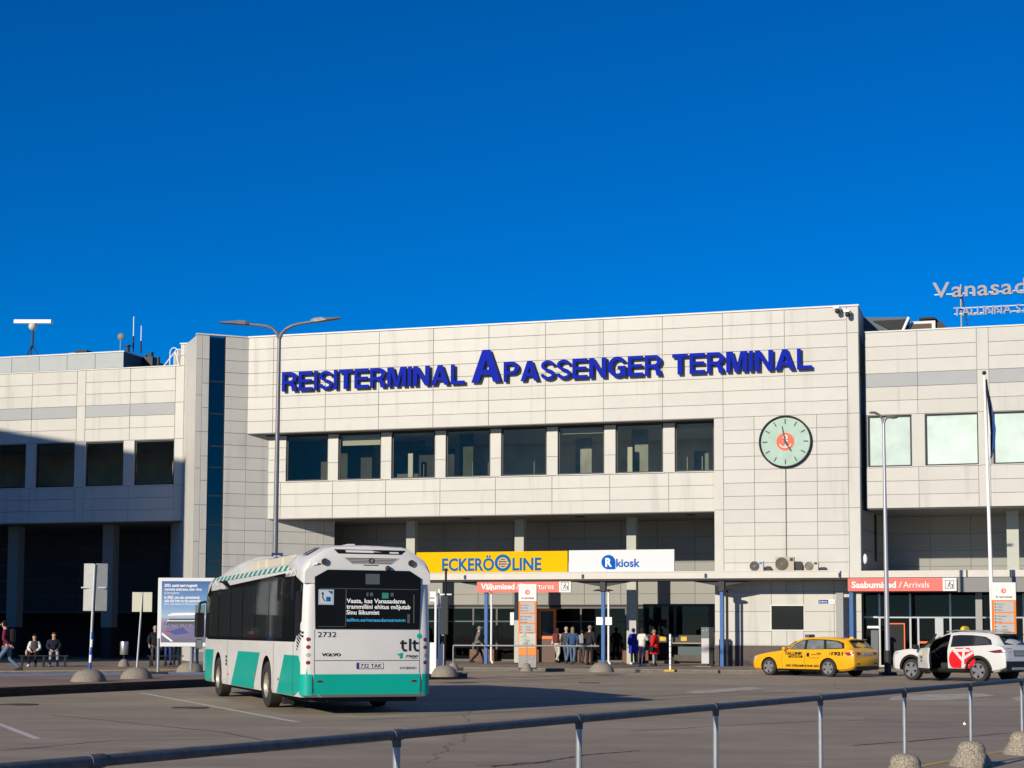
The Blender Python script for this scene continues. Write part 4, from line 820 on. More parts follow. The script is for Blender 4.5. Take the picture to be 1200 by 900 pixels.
# billboard
p = gnd(211, 786, .2); o = thing('billboard', 'blue construction billboard in a white frame behind the bus', 'billboard', p, -.05)
def bb(px, py): q = at_d(px, py, p.y) - Vector(p); return q.x, q.z
(x0, zt), (x1, zb_) = bb(185.5, 677), bb(243, 758)
bevel(MB().box(x0, x1 + .25, -.05, .06, zb_, zt).build('frame', mat('bb_frame', (.62, .63, .63), .4), o), .02)
def sky_print():
    m = bpy.data.materials.new('billboard_print'); m.use_nodes = True; n = m.node_tree.nodes; L = m.node_tree.links; b = n['Principled BSDF']; b.inputs['Roughness'].default_value = .35
    tc = n.new('ShaderNodeTexCoord'); sp = n.new('ShaderNodeSeparateXYZ'); L.new(tc.outputs['Generated'], sp.inputs[0]); cr = n.new('ShaderNodeValToRGB'); L.new(sp.outputs['Z'], cr.inputs[0])
    e = cr.color_ramp.elements; e[0].position = 0; e[0].color = (.11, .10, .16, 1); e[1].position = 1; e[1].color = (.02, .09, .27, 1)
    for ps, c in ((.2, (.16, .14, .22, 1)), (.36, (.2, .19, .26, 1)), (.42, (.30, .38, .50, 1)), (.6, (.13, .27, .46, 1))): q = e.new(ps); q.color = c
    L.new(cr.outputs[0], b.inputs['Base Color']); return m
fx0, fz1 = bb(190, 681); fx1, fz0 = bb(246, 753)
MB().box(fx0, fx1 + .2, -.056, -.051, fz0, fz1).build('print', sky_print(), o)
for i, (tx, py, px1, h_, bd) in enumerate((('2023. aastal saad mugavalt', 687.5, 232, .10, .03), ('trammiga sadamasse, kesk- linna', 692, 237, .10, .02), ('ja lennujaama.', 696, 211, .09, .0), ('In 2023, you can conveniently', 701.5, 235, .10, .03), ('take the tram to the passenger', 705.5, 236, .10, .02), ('port, city centre or the airport.', 709, 232, .09, .0))):
    xa, za = bb(193, py); xb, _ = bb(px1, py); text('lettering', tx, h_, xb - xa, SW, o, (xa, -.060, za), bold=bd)
mb = MB()   # the printed picture: white terminal roof, dark glazing, plaza shapes
def pr(poly, mm, nm='printed_shape', lift=.059): MB().add([(bb(x, y)[0], -lift, bb(x, y)[1]) for x, y in poly], [tuple(range(len(poly)))]).build(nm, mm, o)
pr([(197, 720.5), (203, 718.5), (222, 718), (240, 719), (240, 720.5), (197, 721.5)], SW); pr([(199, 725), (240, 725), (240, 731), (196, 731)], mat('print_dark', (.06, .07, .08), .5)); pr([(196, 727), (240, 727), (240, 728), (196, 728)], SW, lift=.0605)
pr([(194, 735), (238, 733), (242, 744), (205, 748)], mat('print_violet', (.14, .13, .24), .5)); pr([(198, 740), (215, 735), (222, 742), (205, 744)], mat('print_indigo', (.06, .07, .22), .5), lift=.0605); pr([(190, 741), (203, 751), (201, 752), (190, 744)], SW); pr([(194, 738), (198, 738), (198, 741), (194, 741)], mat('print_red', (.35, .05, .08), .5), lift=.0605)
for i in range(14): xx = 192 + 3.4 * i; pr([(xx, 732 + (i % 3)), (xx + 1.2, 729 - (i % 2)), (xx + 2.2, 732 + (i % 3))], MATS['print_dark'], lift=.061)
pr([(229.5, 709), (241, 709), (241, 721), (229.5, 721)], mat('print_teal', (.10, .16, .17), .5), lift=.062)
MB().cyl((bb(224, 760)[0], .05, 0), (bb(224, 760)[0], .05, zb_), .05, n=10).build('leg', GALV, o); MB().cyl((bb(240, 760)[0], .05, 0), (bb(240, 760)[0], .05, zb_), .05, n=10).build('leg', GALV, o)
# the big double lamp on the platform
p = at_d(320.5, 740, 49.0); p.z = .2; o = thing('street_lamp', 'tall double-armed street lamp behind the bus', 'street lamp', p, 0, 'street lamps')
LMP = mat('lamp_steel', (.20, .195, .20), .45, metal=.4, noise=.1, scale=5)
def lp(px, py): q = at_d(px, py, 49.0) - Vector(p); return Vector((q.x, 0, q.z))
mb = MB(); mb.cyl((0, 0, 0), lp(327.3, 397), .10, .055, n=14); mb.build('pole', LMP, o, True); MB().cyl((0, 0, 0), (0, 0, .9), .14, n=14).build('base', DARKM, o)
for pts, head in (([(327.3, 397), (325, 391), (320, 385.5), (313, 382.5), (303, 381), (290, 380)], [(292, 379.6), (258, 378.3)]), ([(327.5, 397), (330, 391), (335, 385.5), (343, 381.5), (352, 379.2), (366, 377.2)], [(364, 377), (399, 373)])):
    MB().tube([lp(*q) for q in pts], [.055, .055, .05, .05, .045, .045], 10).build('arm', LMP, o, True)
    a, b = lp(*head[0]), lp(*head[1]); d = (b - a); mb = MB()
    prof = [(0, .05, .06), (.12, .085, .12), (.35, .085, .14), (.55, .05, .16), (1, .022, .12)]; vs = []; fs = []
    for t, h_, w_ in prof: c = a + d * t; vs += [(c.x, -w_, c.z - h_ * .4), (c.x, w_, c.z - h_ * .4), (c.x, w_ * .8, c.z + h_), (c.x, -w_ * .8, c.z + h_)]
    for i in range(len(prof) - 1):
        for j in range(4): fs.append((4 * i + j, 4 * i + (j + 1) % 4, 4 * i + 4 + (j + 1) % 4, 4 * i + 4 + j))
    fs += [(0, 1, 2, 3), tuple(range(len(vs) - 4, len(vs)))]; mb.add(vs, fs); mb.build('lantern', LMP, o)
q = lp(325.5, 652); bevel(MB().box(q.x - .17, q.x + .17, -.13, -.11, q.z - .1, q.z + .1).build('blue_plate', mat('navy', (.02, .03, .12), .4), o), .006); q2 = lp(334, 654.5); MB().box(q2.x - .12, q2.x + .1, -.08, -.06, q2.z - .05, q2.z + .04).build('red_plate', mat('plate_red', (.6, .03, .03), .5), o)
text('lettering', 'BUSS', .06, .2, SW, o, (q.x - .1, -.137, q.z - .03))
# the lamp before the arrivals entrance
p = gnd(1040.5, 791.3); D = p.y; o = thing('street_lamp', 'slender double-armed street lamp between the yellow taxi and arrivals', 'street lamp', p, 0, 'street lamps')
def lp2(px, py): q = at_d(px, py, D) - Vector(p); return Vector((q.x, 0, q.z))
MB().cyl((0, 0, .9), lp2(1035.5, 496), .10, .055, n=14).build('pole', mat('lamp_steel_pale', (.42, .42, .43), .35, metal=.5), o, True); MB().cyl((0, 0, 0), (0, 0, .95), .135, n=14).build('base', DARKM, o, True); bevel(MB().box(-.3, .3, -.25, .25, 0, .13).build('plinth', DARKM, o), .03)
for pts, a, b in (([(1035.5, 498), (1034, 491), (1031, 486.5), (1026, 484)], (1028, 484.5), (1018, 482.5)), ([(1035.5, 498), (1036.5, 493), (1039, 489.5), (1043, 488.5)], (1041, 488.8), (1052.5, 489.5))):
    MB().tube([lp2(*q) for q in pts], .05, 8).build('arm', LMP, o, True); a, b = lp2(*a), lp2(*b); c = (a + b) / 2; MB().sph((c.x, 0, c.z), .5 * (b - a).length, sx=1, sy=.5, sz=.28).build('lantern', LMP, o, True)
# flagpole
D = 66.0; b0 = at_d(1164.5, 760, D); b0.z = .0; o = thing('flagpole', 'leaning white flagpole with a limp dark and white flag', 'flagpole', b0)
def fp(px, py): q = at_d(px, py, D) - Vector(b0); return Vector((q.x, 0, q.z))
MB().cyl((0, 0, 0), fp(1153.5, 440), .10, .045, n=14).build('pole', WHITE, o, True); MB().sph(fp(1153.3, 437), .09).build('finial', DARKM, o, True)
FLW = mat('flag_white', (.6, .6, .6), .8); FLB = mat('flag_black', (.015, .015, .02), .8); FLU = mat('flag_blue', (.02, .07, .25), .8)
rows_ = [(445, 1154, 1155.5), (460, 1155, 1158.5), (475, 1155.5, 1161.5), (490, 1156, 1163.5), (503, 1156.4, 1165.5), (515, 1157, 1165), (525, 1158, 1163.5), (533, 1159.5, 1161.5)]
for mm, f0, f1 in ((FLU, .66, 1.0), (FLB, .3, .68), (FLW, 0.0, .32)):
    vs = []; fs = []; K = 5
    for i, (y, xa, xb) in enumerate(rows_):
        for j in range(K):
            t = f0 + (f1 - f0) * j / (K - 1); q = fp(xa + (xb - xa) * t, y + 14 * (1 - t) * (i / 7)); vs.append((q.x + .02, math.sin(t * 9 + i * .5) * .12, q.z))
    for i in range(len(rows_) - 1):
        for j in range(K - 1): a = i * K + j; fs.append((a, a + 1, a + K + 1, a + K))
    ob_ = MB().add(vs, fs).build('flag_stripe', mm, o, True); sm_ = ob_.modifiers.new('thickness', 'SOLIDIFY'); sm_.thickness = .02
# information pylons
ORG = mat('pylon_orange', (0.80, 0.19, 0.03), .5); PGR = mat('pylon_print_grey', (.42, .42, .41), .55)
def pylon(px0, px1, pyt, pyb, label, zg=.12):
    p = gnd((px0 + px1) / 2, pyb, zg); D = p.y; o = thing('information_pylon', label, 'pylon', p, -.12, 'orange information pylons')
    def q(px, py): r_ = at_d(px, py, D) - Vector(p); return r_.x, r_.z
    xl, zt = q(px0, pyt); xr, _ = q(px1, pyt); wd = xr - xl; xl, xr = -wd / 2, wd / 2; H_ = zt
    bevel(MB().box(xl, xr, 0, .28, H_ * .165, H_).build('body', DARKM, o), .01); bevel(MB().box(xl, xr, -.01, .27, 0, H_ * .165).build('plinth', mat('plinth_concrete', (.30, .29, .27), .8, noise=.2, scale=8), o), .01)
    MB().box(xl + .0, xr - .0, -.02, -.001, H_ * .165, H_ * .80).build('orange_front', ORG, o); MB().box(xl, xr, -.02, -.001, H_ * .80, H_).build('white_head', SW, o)
    MB().lathe([(.001, -.006), (.10, -.006), (.10, 0)], 24, c=(0, -.021, H_ * .905), axis='Y').build('round_emblem', CORAL, o)
    text('lettering', 'A', .11, None, SW, o, (-.035, -.029, H_ * .905 - .05), bold=.02); text('lettering', 'A terminal', .09, wd * .68, mat('print_black', (.03, .03, .03), .6), o, (xl + wd * .16, -.024, H_ * .825), bold=.02)
    for k, (f0, f1) in enumerate(((.665, .785), (.545, .65), (.43, .53))):
        s_ = MB().box(xl + wd * .09, xr - wd * .09, -.026, -.0205, H_ * f0, H_ * f1).build('list_panel', PGR, o)
        for j, tx in enumerate((('1 Check-in', '2 Tallink', '3 Eckerö'), ('1 Peasissepääs', '2 Parkla', '3 Takso'), ('Hotell', 'Kesklinn', 'D-terminal'))[k]):
            text('lettering', tx, .05, None, MATS['print_black'], s_, (xl + wd * (.2 if k < 2 else .42), -.0275, H_ * (f1 - .03 - .033 * j) - .03), bold=.01)
            MB().box(xl + wd * .115, xl + wd * .165, -.0275, -.0265, H_ * (f1 - .03 - .033 * j) - .03, H_ * (f1 - .03 - .033 * j) + .02).build('tick', MATS['print_black'], s_)
    mp_ = MB().box(xl + wd * .04, xr - wd * .05, -.026, -.0205, H_ * .255, H_ * .42).build('map_panel', mat('map_paper', (.50, .50, .44), .55), o)
    random.seed(11)
    for k in range(26):
        a, b = random.uniform(xl + wd * .1, xr - wd * .25), random.uniform(H_ * .26, H_ * .39); c = random.choice([('map_green', (.30, .40, .24)), ('map_blue', (.22, .36, .44)), ('map_red', (.5, .2, .14)), ('map_tan', (.42, .36, .24)), ('map_green', (.30, .40, .24))])
        s_ = random.uniform(.03, .11); MB().box(a, a + s_ * 1.1, -.0275 - .0003 * k, -.0268, b, b + s_).build('map_patch', mat(*c, .6), mp_)
    for k in (-1, 1): MB().box((xl + .03) if k < 0 else .02, -.02 if k < 0 else xr - .03, -.024, -.0205, H_ * .175, H_ * .245).build('orange_box', mat('pylon_orange2', (.85, .25, .05), .5), o)
    return o
o = pylon(607.5, 628.5, 684.5, 784.5, 'orange and white information pylon before the departures doors')
MB().box(-.70, -.55, .05, .10, 1.75, 2.25).build('side_notice', SW, o)
pylon(1164, 1191.5, 682.5, 786, 'orange and white information pylon behind the white car at right')
# orange-framed touch kiosk, parking machine, marker post by the doors
u, z = fac(641, 731, 4.5); o = fthing('ticket_kiosk', 'brown ticket kiosk with dark screen in an orange surround', 'kiosk', u, 4.5, .12)
MB().box(-.42, .42, 0, .4, 0, 1.15).build('cabinet', mat('kiosk_brown', (.13, .085, .065), .6), o); mb = MB(); zc = z - .12
for x0, x1, z0, z1 in ((-.42, -.32, zc - .75, zc + .75), (.32, .42, zc - .75, zc + .75), (-.32, .32, zc + .62, zc + .75), (-.32, .32, zc - .75, zc - .6)): mb.box(x0, x1, .02, .2, z0, z1)
mb.build('surround', ORG, o); MB().box(-.32, .32, .06, .2, zc - .6, zc + .62).build('screen', mat('screen_navy', (.006, .01, .03), .15), o)
p = gnd(826.5, 781, .12); o = thing('parking_machine', 'slim grey and pale parking machine beside the kiosk window', 'parking machine', p, -TH); D = p.y
h_ = at_d(826, 735, D).z - .12; h1 = at_d(826, 748, D).z - .12
bevel(MB().box(-.17, .17, 0, .3, .12, h1).build('lower_panel', mat('machine_pale', (.50, .47, .46), .5), o), .01); bevel(MB().box(-.18, .18, 0.0, .31, h1, h_).build('head', mat('slate', (.12, .14, .14), .5), o), .015); MB().box(.18, .34, .02, .3, 0, h_).build('side_panel', BLACK, o); MB().box(-.12, .12, .02, .28, 0, .12).build('base', DARKM, o); MB().box(-.4, .3, -.3, .4, -.1, .015).build('plinth', KERBG, o)
for x, zz in ((-.08, h_ - .14), (.06, h_ - .13)): MB().lathe([(.001, -.012), (.02, -.012), (.02, 0)], 10, c=(x, 0, zz), axis='Y').build('button', ALU, o)
p = gnd(785.5, 787.5, .12); o = thing('marker_post', 'thin white marker post on a yellow rubber foot before the kiosk window', 'post', p); h_ = at_d(785, 743.5, p.y).z - .12
MB().cyl((0, 0, .08), (0, 0, h_), .04, n=12).build('shaft', WHITE, o, True); bevel(MB().box(-.22, .15, -.14, .14, 0, .09).build('foot', mat('rubber_yellow', (.62, .40, .05), .7), o), .03); bevel(MB().box(.15, .24, -.14, .14, 0, .09).build('foot_end', BLACK, o), .02)
for k in range(6): MB().cyl((0, 0, .25 + .23 * k), (0, 0, .28 + .23 * k), .0415, n=12).build('band', GALV, o)
# kiosk window counter under the canopy (stands before the shop front)
u0, z0 = fac(752, 760, 4.0); u1, _ = fac(829, 760, 4.0); o = fthing('kiosk_counter', 'dark kiosk counter with yellow stickers and shelf below the blue window', 'counter', u0, 4.0, .12); wd = u1 - u0
SL = mat('slate_dark', (.045, .05, .052), .5); zc = fac(790, 748, 4)[1] - .12
MB().box(0, wd, .1, 1.9, 0, .12).build('base', mat('brown_plinth', (0.10, 0.085, 0.075), 0.8), o); MB().box(wd * .12, wd, 0, .5, zc - .2, zc + .16).build('counter', SL, o); MB().box(wd * .45, wd, -.25, .0, zc - .26, zc - .2).build('shelf', mat('shelf_wood', (.30, .25, .19), .6), o)
MB().box(wd * .55, wd, .1, .6, .12, .85).build('display_case', mat('case_glass', (.10, .13, .14), .15), o); MB().box(wd * .5, wd, -.1, .6, .12, .42).build('lower_panel', mat('brown_plinth', (0.10, 0.085, 0.075), 0.8), o)
for f_ in (.28, .6): MB().box(wd * f_, wd * f_ + .28, -.012, -.001, zc - .12, zc + .08).build('sticker', mat('sticker_yellow', (.75, .40, .03), .5), o)
mb = MB(); mb.box(0, wd, .55, .6, zc + .16, 2.75); w1 = mb.build('window', glass('kiosk_glass', (.25, .45, .6), .45, .015), o)
mb = MB(); mb.box(-.04, .03, .5, .62, .12, 2.8); mb.box(wd - .03, wd + .3, .5, .62, .12, 2.8); mb.box(wd * .46, wd * .5, .5, .62, zc + .16, 2.8); mb.box(-.04, wd + .3, .5, .62, 2.75, 2.86); mb.build('window_frame', SL, o)
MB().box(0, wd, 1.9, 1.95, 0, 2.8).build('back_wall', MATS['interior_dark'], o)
# white cabinets and sign posts right of the bus
p = gnd(512, 790, .2); D = p.y; o = thing('signal_cabinets', 'white cabinets and posts half hidden at the right of the bus', 'cabinets', p)
def qq(px, py): r_ = at_d(px, py, D) - Vector(p); return r_.x, r_.z
for px0, px1, pyt, pyb, dy, mm, nm in ((503.5, 509, 753, 792, .1, WHITE, 'cabinet'), (514, 520, 755, 782, .3, WHITE, 'cabinet'), (509.3, 511, 700, 790, 0, WHITE, 'post'), (513.2, 514.6, 690, 790, .2, WHITE, 'post'), (503.5, 511, 693, 700, .05, WHITE, 'lamp_box'), (512, 529, 695.5, 697.3, .2, WHITE, 'cross_arm'), (514, 521, 707, 711, .2, WHITE, 'plate'), (517, 520.5, 720, 745, .2, mat('glass_grey', (.30, .31, .32), .3), 'display'), (503.5, 511.5, 702, 705, .05, WHITE, 'plate')):
    (a, zt), (b, zb_) = qq(px0, pyt), qq(px1, pyb); bevel(MB().box(a, b, dy, dy + .14, max(zb_, 0), zt).build(nm, mm, o), .01)
o = thing('black_pole', 'thin black pole standing in a split stone dome right of the bus', 'pole', pE); D = pE.y
dome((0, 0, 0), .85, .36, 'stone_foot', None, o); top = at_d(522, 666, D).z - .2; MB().cyl((0, 0, .3), (.02, 0, top), .035, n=10).build('pole', BLACK, o); bevel(MB().box(-.14, .1, -.06, .06, 1.3, 2.5).build('cabinet', SL, o), .02)
# bench with the two seated people, second bench
def bench(px0, px1, py, label):
    a, b = gnd(px0, py, .12), gnd(px1, py, .12); o = thing('bench', label, 'bench', a, math.atan2(b.y - a.y, b.x - a.x)); L_ = (b - a).length
    for k in range(4): bevel(MB().box(0, L_, -.2 + .11 * k, -.11 + .11 * k, .42, .46).build('seat_slat', mat('bench_dark', (.03, .025, .022), .6), o), .006)
    for x in (.1, L_ / 2 - .03, L_ - .16): MB().box(x, x + .06, -.2, .22, 0, .42).build('leg', DARKM, o)
    return o
bench(22, 80, 781.5, 'dark slatted bench with two people at the left arcade'); bench(172, 215, 781.5, 'dark slatted bench behind the billboard')

p = gnd(1131, 849.5); MB().add([(-.03, 0, 0), (.01, -.015, .005), (.03, .01, .0), (.02, .02, .03), (-.01, .01, .05), (-.03, .015, .03)], [(0, 1, 4), (1, 2, 3), (1, 3, 4), (0, 4, 5)]).build('paper_scrap', WHITE, None, loc=p, rot=(0, 0, 0), label='small white scrap of paper on the asphalt near the railing', cat='litter')

# ================================================================== the city bus (local x forward, y left, z up; origin under the rear axle)
BA = R(19.8); bdir = Vector((-math.sin(BA), math.cos(BA))); brt = Vector((bdir.y, -bdir.x))
bo = Vector((-4.97, 34.14)) + brt * 1.12
BUS = thing('city_bus', 'white and teal city bus seen from behind with black rear window', 'bus', (bo.x, bo.y, 0), math.atan2(bdir.y, bdir.x))
BW = mat('bus_white', (0.62, 0.61, 0.575), .35, spec=.4, noise=.05, scale=1.5, coat=.25); TEAL = mat('bus_teal', (0.0, 0.34, 0.26), .4, spec=.3, noise=.06, scale=2, coat=.2)
BGL = mat('bus_dark_glass', (0.010, 0.011, 0.012), .06, spec=.35); BGR = mat('bus_grey_reflect', (.075, .08, .08), .12, spec=.5); GR = mat('bus_under', (.02, .02, .02), .8); TEALD = mat('bus_teal_dark', (0.0, 0.20, 0.14), .5)
def ring(hx0, hx1, hy, z, rr, rf, n=7):         # rounded rectangle, rear radius rr, front radius rf
    pts = []
    for cx, cy, r_, a0 in ((hx1 - rf, hy - rf, rf, 0), (hx0 + rr, hy - rr, rr, 90), (hx0 + rr, -hy + rr, rr, 180), (hx1 - rf, -hy + rf, rf, 270)):
        for i in range(n): a = R(a0 + 90 * i / (n - 1)); pts.append((cx + r_ * math.cos(a), cy + r_ * math.sin(a), z))
    return pts
def loft(rings, name, m, parent, caps=True):
    mb = MB(); n = len(rings[0]); vs = [p for r_ in rings for p in r_]; fs = []
    for k in range(len(rings) - 1):
        for i in range(n): fs.append((k * n + i, k * n + (i + 1) % n, (k + 1) * n + (i + 1) % n, (k + 1) * n + i))
    if caps: fs += [tuple(range(n - 1, -1, -1)), tuple(range((len(rings) - 1) * n, len(rings) * n))]
    return mb.add(vs, fs).mesh(name, m, True)
XR, XF, HY = -3.42, 8.55, 1.275
bodyme = loft([ring(XR + .12, XF - .05, HY - .02, .33, .22, .7), ring(XR + .04, XF, HY, .42, .2, .7), ring(XR, XF + .02, HY, .9, .18, .7), ring(XR, XF, HY, 1.4, .18, .7), ring(XR + .03, XF - .15, HY - .015, 2.4, .2, .65), ring(XR + .05, XF - .25, HY - .035, 2.74, .2, .6), ring(XR + .09, XF - .38, HY - .10, 2.88, .22, .6), ring(XR + .2, XF - .6, HY - .28, 2.96, .25, .5), ring(XR + .5, XF - 1.0, HY - .6, 2.99, .25, .4)], 'body', BW, BUS)
def boolean(me, cutters, name='tmp'):
    o = bpy.data.objects.new(name, me); COL.objects.link(o); cs = []
    for c in cutters:
        co = bpy.data.objects.new('cut', c); COL.objects.link(co); cs.append(co); m = o.modifiers.new('b', 'BOOLEAN'); m.object = co; m.operation = 'DIFFERENCE'; m.solver = 'EXACT'
    bpy.context.view_layer.update(); r_ = bpy.data.meshes.new_from_object(o.evaluated_get(DG()))
    for co in cs: bpy.data.objects.remove(co)
    bpy.data.objects.remove(o); return r_
def arch(x, s, r_, zc, wd): 
    pr_ = [(x + r_ * math.cos(a), zc + r_ * math.sin(a)) for a in [math.pi * i / 14 for i in range(15)]] + [(x - r_, -.1), (x + r_, -.1)]
    return MB().prism(pr_, s * (HY + .1), s * (HY - wd), 'Y').mesh('c', GR)
bodyme = boolean(bodyme, [arch(0, 1, .56, .52, .55), arch(0, -1, .56, .52, .55), arch(5.95, 1, .56, .52, .55), arch(5.95, -1, .56, .52, .55)])
if len(bodyme.materials) < 2: bodyme.materials.append(GR)
for p in bodyme.polygons:
    c = p.center
    if c.z < .36 and p.normal.z < -.7 or (abs(c.y) < HY - .06 and c.z < 1.15 and abs(c.x - 2.5) < 4.2 and p.normal.z < .5): p.material_index = 1
smooth_mesh(bodyme); body = link('body', bodyme, BUS)
YS = HY + .003
def side(poly, mm, nm, lift=0.0, parent=BUS, yfun=None):   # flat piece on the left flank, polygon in (x, z)
    f = yfun or (lambda x, z: HY + (0 if z < 1.4 else -.015 * min(1, (z - 1.4)) - max(0, z - 2.4) * .06 - max(0, z - 2.74) * .42))
    bm = bmesh.new(); vs = [bm.verts.new((x, 0, z)) for x, z in poly]; bm.faces.new(vs); bmesh.ops.triangulate(bm, faces=bm.faces); bmesh.ops.subdivide_edges(bm, edges=bm.edges, cuts=4, use_grid_fill=True)
    for v_ in bm.verts:
        x, z = v_.co.x, v_.co.z; dy = 0
        if x < XR + .19: dy = -(.19 - math.sqrt(max(0, .19 ** 2 - (XR + .19 - x) ** 2)))
        if x > XF - .7: dy = -(.68 - math.sqrt(max(0, .68 ** 2 - min(.68, x - XF + .7) ** 2)))
        v_.co.y = f(x, z) + dy + .006 + lift
    bmesh.ops.recalc_face_normals(bm, faces=bm.faces)
    me = bpy.data.meshes.new(nm); bm.to_mesh(me); bm.free(); me.materials.append(mm); return link(nm, me, parent)
# windows: one dark band, panes on it with reflections, white cove above
side([(7.95, 1.38), (-2.75, 1.38), (-3.28, 1.78), (-3.28, 2.70), (-1.55, 2.74), (-.82, 2.62), (4.62, 2.66), (5.2, 2.80), (7.1, 2.84), (7.95, 2.4)], BGL, 'window_band')
for a, b in ((6.0, 7.0), (4.35, 5.9), (2.85, 4.25), (1.35, 2.75), (-.15, 1.25), (-1.6, -.25)):
    side([(a, 1.45), (b, 1.45), (b, 2.58), (a, 2.58)], mat('bus_side_glass', (.022, .026, .027), .05, spec=.4), 'side_window', .004)
side([(-3.2, 1.55), (-2.75, 1.47), (-2.75, 2.35), (-3.2, 2.35)], BLACK, 'engine_grille', .004)
for x, z in ((-2.6, 2.45), (-1.3, 2.45), (6.15, 2.5)): side([(x, z - .25), (x + .28, z - .25), (x + .33, z + .2), (x, z + .2)] if x < 0 else [(x - .5, z - .05), (x, z - .05), (x, z + .1), (x - .5, z + .1)], BLACK, 'vent_flap', .008)
text('lettering', 'HYBRID', .13, .9, SW, BUS, (-1.85, HY + .005, 2.66), math.pi, bold=.02, shear=.2); text('lettering', 'HYBRID', .12, .8, SW, BUS, (6.85, HY - .01, 2.70), math.pi, bold=.02, shear=.2)
# striped cant rail
x = 7.3; k = 0
while x > -3.35:
    x1 = max(-3.38, x - .27); side([(x, 2.80), (x1, 2.79), (x1 - .08, 2.90), (x - .08, 2.90)], TEALD if k % 2 == 0 else BW, 'rail_stripe', .012); x = x1; k += 1
# teal fields
side([(3.24, 1.13), (.73, 1.13), (1.42, .345), (4.12, .345)], TEAL, 'teal_panel'); side([(-1.80, 1.12), (-3.40, 1.12), (-3.40, .48), (-2.65, .345), (-1.1, .345)], TEAL, 'teal_panel'); side([(7.75, 1.13), (6.62, 1.13), (6.9, .345), (8.35, .345), (8.42, .8)], TEAL, 'teal_panel')
for x in (4.6, -.75, -2.65): side([(x, .36), (x + .015, .36), (x + .015, 1.36), (x, 1.36)], GR, 'panel_seam', .003)
for x, z in ((4.45, .55), (1.2, .62), (-1.3, .6)): side([(x, z), (x + .09, z), (x + .09, z + .05), (x, z + .05)], mat('marker_orange', (.7, .12, .03), .4), 'side_marker', .008)
for i in range(6):
    for j in range(5):
        if i + j < 7: side([(-2.95 - .07 * i, 1.22 + .07 * j + .05 * i), (-3.0 - .07 * i, 1.22 + .07 * j + .05 * i), (-3.0 - .07 * i, 1.26 + .07 * j + .05 * i), (-2.95 - .07 * i, 1.26 + .07 * j + .05 * i)], BLACK, 'grille_hole', .005)
for i, z in enumerate((.95, .86, .78)): side([(4.85, z), (4.7, z), (4.7, z + .06), (4.85, z + .06)], GR, 'small_mark', .004)
# wheels
TYRE = mat('tyre', (.035, .032, .03), .85, noise=.2, scale=12); RIM = mat('steel_rim', (.32, .29, .24), .5, metal=.4, noise=.2, scale=8)
def bus_wheel(x, s):
    wd_ = thing('_w', 'x', 'x') if False else link('wheel', None, BUS, (x, s * (HY - .14), .48))
    MB().lathe([(.28, .14), (.43, .14), (.475, .11), (.482, 0), (.475, -.11), (.43, -.14), (.28, -.14)], 40, axis='Y').build('tyre', TYRE, wd_, True)
    mb = MB(); mb.lathe([(.29, .135), (.27, .10), (.22, .04), (.12, .05), (.10, .10), (.001, .11)], 32, axis='Y'); mb.lathe([(.29, -.135), (.2, -.1), (.001, -.1)], 32, axis='Y'); mb.build('rim', RIM, wd_, True, rot=(0, 0, 0 if s > 0 else math.pi))
    mb = MB()
    for k in range(10): a = 2 * math.pi * k / 10; mb.cyl((.17 * math.cos(a), s * .04, .17 * math.sin(a)), (.17 * math.cos(a), s * .075, .17 * math.sin(a)), .018, n=6)
    mb.build('wheel_nuts', DARKM, wd_)
for x in (0, 5.95):
    for s in (1, -1): bus_wheel(x, s)
for x in (-.55,): 
    for s in (1, -1): MB().box(x - .28, x, s * (HY - .32) - .1, s * (HY - .32) + .1, .1, .5).build('mud_flap', GR, BUS)
MB().box(-3.2, 8.2, -1.05, 1.05, .24, .335).build('chassis', GR, BUS)
for x in (0, 5.95): MB().cyl((x, -1.1, .48), (x, 1.1, .48), .09, n=10).build('axle', GR, BUS)
# mirror
mb = MB(); mb.tube([(8.2, 1.15, 2.35), (8.45, 1.34, 2.3), (8.4, 1.37, 2.0)], .03, 8); mb.build('mirror_arm', BLACK, BUS); bevel(MB().box(8.25, 8.42, 1.25, 1.48, 1.42, 2.05).build('mirror', BLACK, BUS), .04); bevel(MB().box(8.27, 8.40, 1.28, 1.45, 1.12, 1.38).build('mirror', mat('mirror_glass', (.25, .26, .27), .1, metal=.8), BUS), .03)
# roof: rear hump and rear mask as one lofted shell, front pod, battery boxes, rail
def hump_sec(x, zt, hw, zb, hb):
    return [(x, hb, zb), (x, hb - .01, zb + .35 * (zt - zb)), (x, hb - .12, zb + .66 * (zt - zb)), (x, hw, zt - .035), (x, hw - .15, zt), (x, 0, zt + .02), (x, -hw + .15, zt), (x, -hw, zt - .035), (x, -hb + .12, zb + .66 * (zt - zb)), (x, -hb + .01, zb + .35 * (zt - zb)), (x, -hb, zb)]
hm = loft([hump_sec(XR + .02, 3.10, .78, 2.50, 1.245), hump_sec(XR + .06, 3.20, .83, 2.50, 1.262), hump_sec(XR + .3, 3.235, .86, 2.55, 1.262), hump_sec(-2.4, 3.235, .86, 2.72, 1.25), hump_sec(-1.7, 3.19, .83, 2.82, 1.20), hump_sec(-1.15, 3.02, .7, 2.85, 1.1), hump_sec(-1.0, 2.93, .6, 2.80, 1.0)], 'rear_hump', BW, BUS); link('rear_hump', hm, BUS)
def sh(x, z0, z1): return None
mb = MB()
for k in range(5): mb.add([(-2.62 - .0, .985 + .0, 2.0)] * 0, [])
vent = MB()
def hump_pt(x, t): # along the hump shoulder, t 0..1 from outside to top
    return (x, 1.13 + (.86 - 1.13) * t + .012, 3.06 + (3.20 - 3.06) * t + .012)
